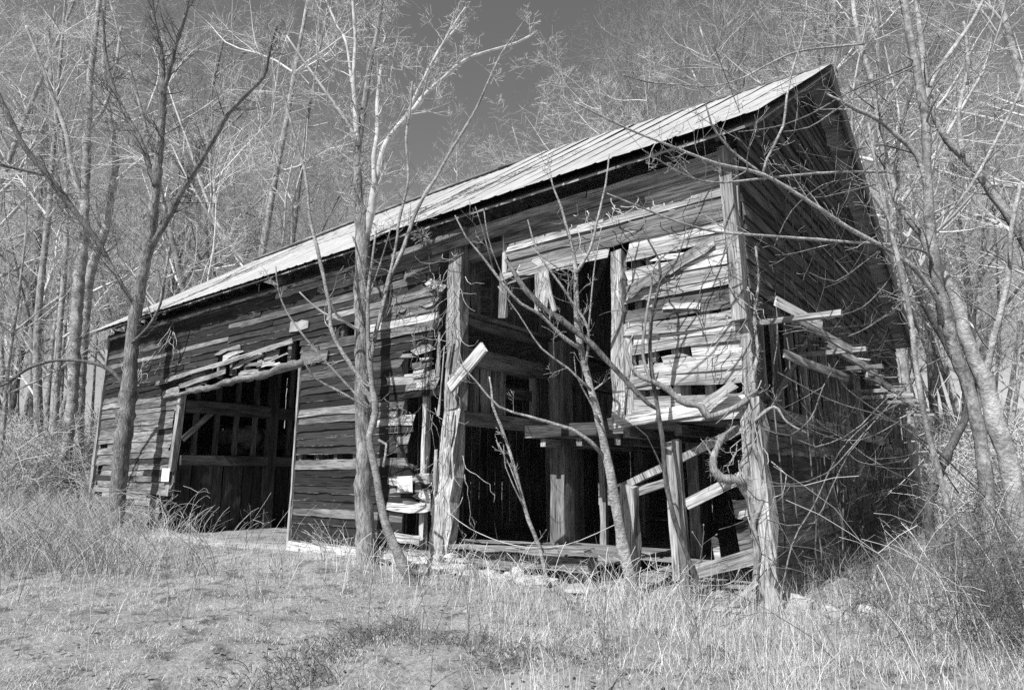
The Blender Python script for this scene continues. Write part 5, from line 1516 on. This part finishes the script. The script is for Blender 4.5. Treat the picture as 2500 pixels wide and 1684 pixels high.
thicket('shadow_brush', 900, reg_shadow_brush, (0.06, 0.22), 'dark brush and weeds added in place of a ground shadow in the near grass', M['bramble'], r=(0.002, 0.004), arch=0.5)
def reg_door():
    return rng.uniform(-15.6, -13.0), rng.uniform(-0.9, -0.2)
thicket('doorway_briars', 34, reg_door, (1.0, 2.2), 'looping briar canes across the foot of the wide doorway', M['straw'], r=(0.005, 0.008), arch=1.1, side=1)
def reg_mid():
    return rng.uniform(-7.5, -0.2), rng.uniform(-1.6, -0.25)
thicket('bay_weeds', 420, reg_mid, (0.25, 0.8), 'dry weeds sprouting along the foot of the open bay', M['straw'], r=(0.003, 0.005), arch=0.4)

def leaves(n):
    d = nrs.uniform(4.2, 16, n); a = nrs.uniform(-0.86, 0.86, n)
    x = 2.64 - 0.614 * d + 0.789 * a * d; y = -8.28 + 0.789 * d + 0.614 * a * d
    m = ~in_barn(x, y) & (nrs.uniform(0, 1, n) < 0.15 + 0.85 * clump(x, y, 1.9, 3.0) ** 2); x = x[m]; y = y[m]; n = len(x)
    z = ground_h(x, y) + nrs.uniform(0.01, 0.06, n)
    s = nrs.uniform(0.012, 0.032, n); az = nrs.uniform(0, 6.28, n); tl = nrs.uniform(-0.5, 0.5, n); cl = nrs.uniform(0.1, 0.6, n)
    c, q = np.cos(az), np.sin(az)
    V = np.zeros((n, 4, 3))
    for i, (u, w, k) in enumerate(((-1, 0, 1), (0, -0.6, 0), (1, 0, 1), (0, 0.6, 0))):
        V[:, i, 0] = x + s * (u * c - w * q); V[:, i, 1] = y + s * (u * q + w * c); V[:, i, 2] = z + s * (tl * u + cl * k + w * tl)
    me = bpy.data.meshes.new('fallen_leaves')
    me.vertices.add(n * 4); me.vertices.foreach_set('co', V.ravel())
    me.loops.add(n * 4); me.loops.foreach_set('vertex_index', np.arange(n * 4, dtype=np.int32))
    me.polygons.add(n); me.polygons.foreach_set('loop_start', (np.arange(n) * 4).astype(np.int32))
    me.update(calc_edges=True); me.validate(); me.materials.append(M['leaf'])
    o = bpy.data.objects.new('fallen_leaves', me); COL.objects.link(o)
    tag(o, 'curled dead leaves scattered through the grass', 'leaves', kind='stuff')
leaves(5000)
# tall dead weeds that stand clear of the grass, each its own plant
WEED = []; STALKS = []
for k in range(4):
    rng.seed(700 + k)
    mb = MB()
    ns = rng.randint(1, 3); STALKS.append(('single-stalked', 'two-stalked', 'three-stalked')[ns - 1])
    for s in range(ns):
        p = Vector((rng.uniform(-.03, .03), rng.uniform(-.03, .03), -0.03)); d = Vector((rng.uniform(-.2, .2), rng.uniform(-.2, .2), 1)).normalized()
        pts = [p]; L = rng.uniform(0.5, 1.0)
        for i in range(7):
            d = (d + Vector((rng.uniform(-.12, .12), rng.uniform(-.12, .12), -0.02 * i))).normalized(); pts.append(pts[-1] + d * L / 7)
        mb.tube(pts, [0.0042 * (1 - 0.6 * i / 7) for i in range(8)], 4)
        for i in range(9):
            j = rng.randrange(3, 7); q = pts[j].lerp(pts[j + 1], rng.random())
            dd = Vector((rng.uniform(-1, 1), rng.uniform(-1, 1), 0.9)).normalized() * rng.uniform(0.04, 0.16)
            mb.tube([q, q + dd * 0.6, q + dd], [0.0022, 0.002, 0.0018], 3)
            if rng.random() < 0.6: mb.tube([q + dd, q + dd * 1.06, q + dd * 1.16], [0.003, 0.009, 0.002], 5)
    me = bpy.data.meshes.new('stems'); me.from_pydata([tuple(v) for v in mb.v], [], mb.f); me.materials.append(M['weed']); WEED.append(me)
rng.seed(41)
for t in range(95):
    d = rng.uniform(5.2, 12.5); a = rng.uniform(-0.75, 0.75)
    p = cam_p + fw * d + rt * a * d
    if p.y > -0.4 and p.x < 0.3: continue
    if a < -0.2 and rng.random() < 0.45: continue
    e = empty('dead_weed', (p.x, p.y, gh(p.x, p.y))); e.rotation_euler = (0, 0, rng.uniform(0, 6.28)); s = rng.uniform(0.5, 1.1); e.scale = (s, s, s)
    k = rng.randrange(4); st = STALKS[k]
    side = 'before the open bay' if -5.5 < p.x < 0.3 else ('before the gable brambles' if p.x >= 0.3 else 'before the boarded panel')
    tag(e, st + ' dead weed with a branched seed head ' + side, 'weed', st + ' dead weeds ' + side)
    o = bpy.data.objects.new('stems', WEED[k]); COL.objects.link(o); o.parent = e
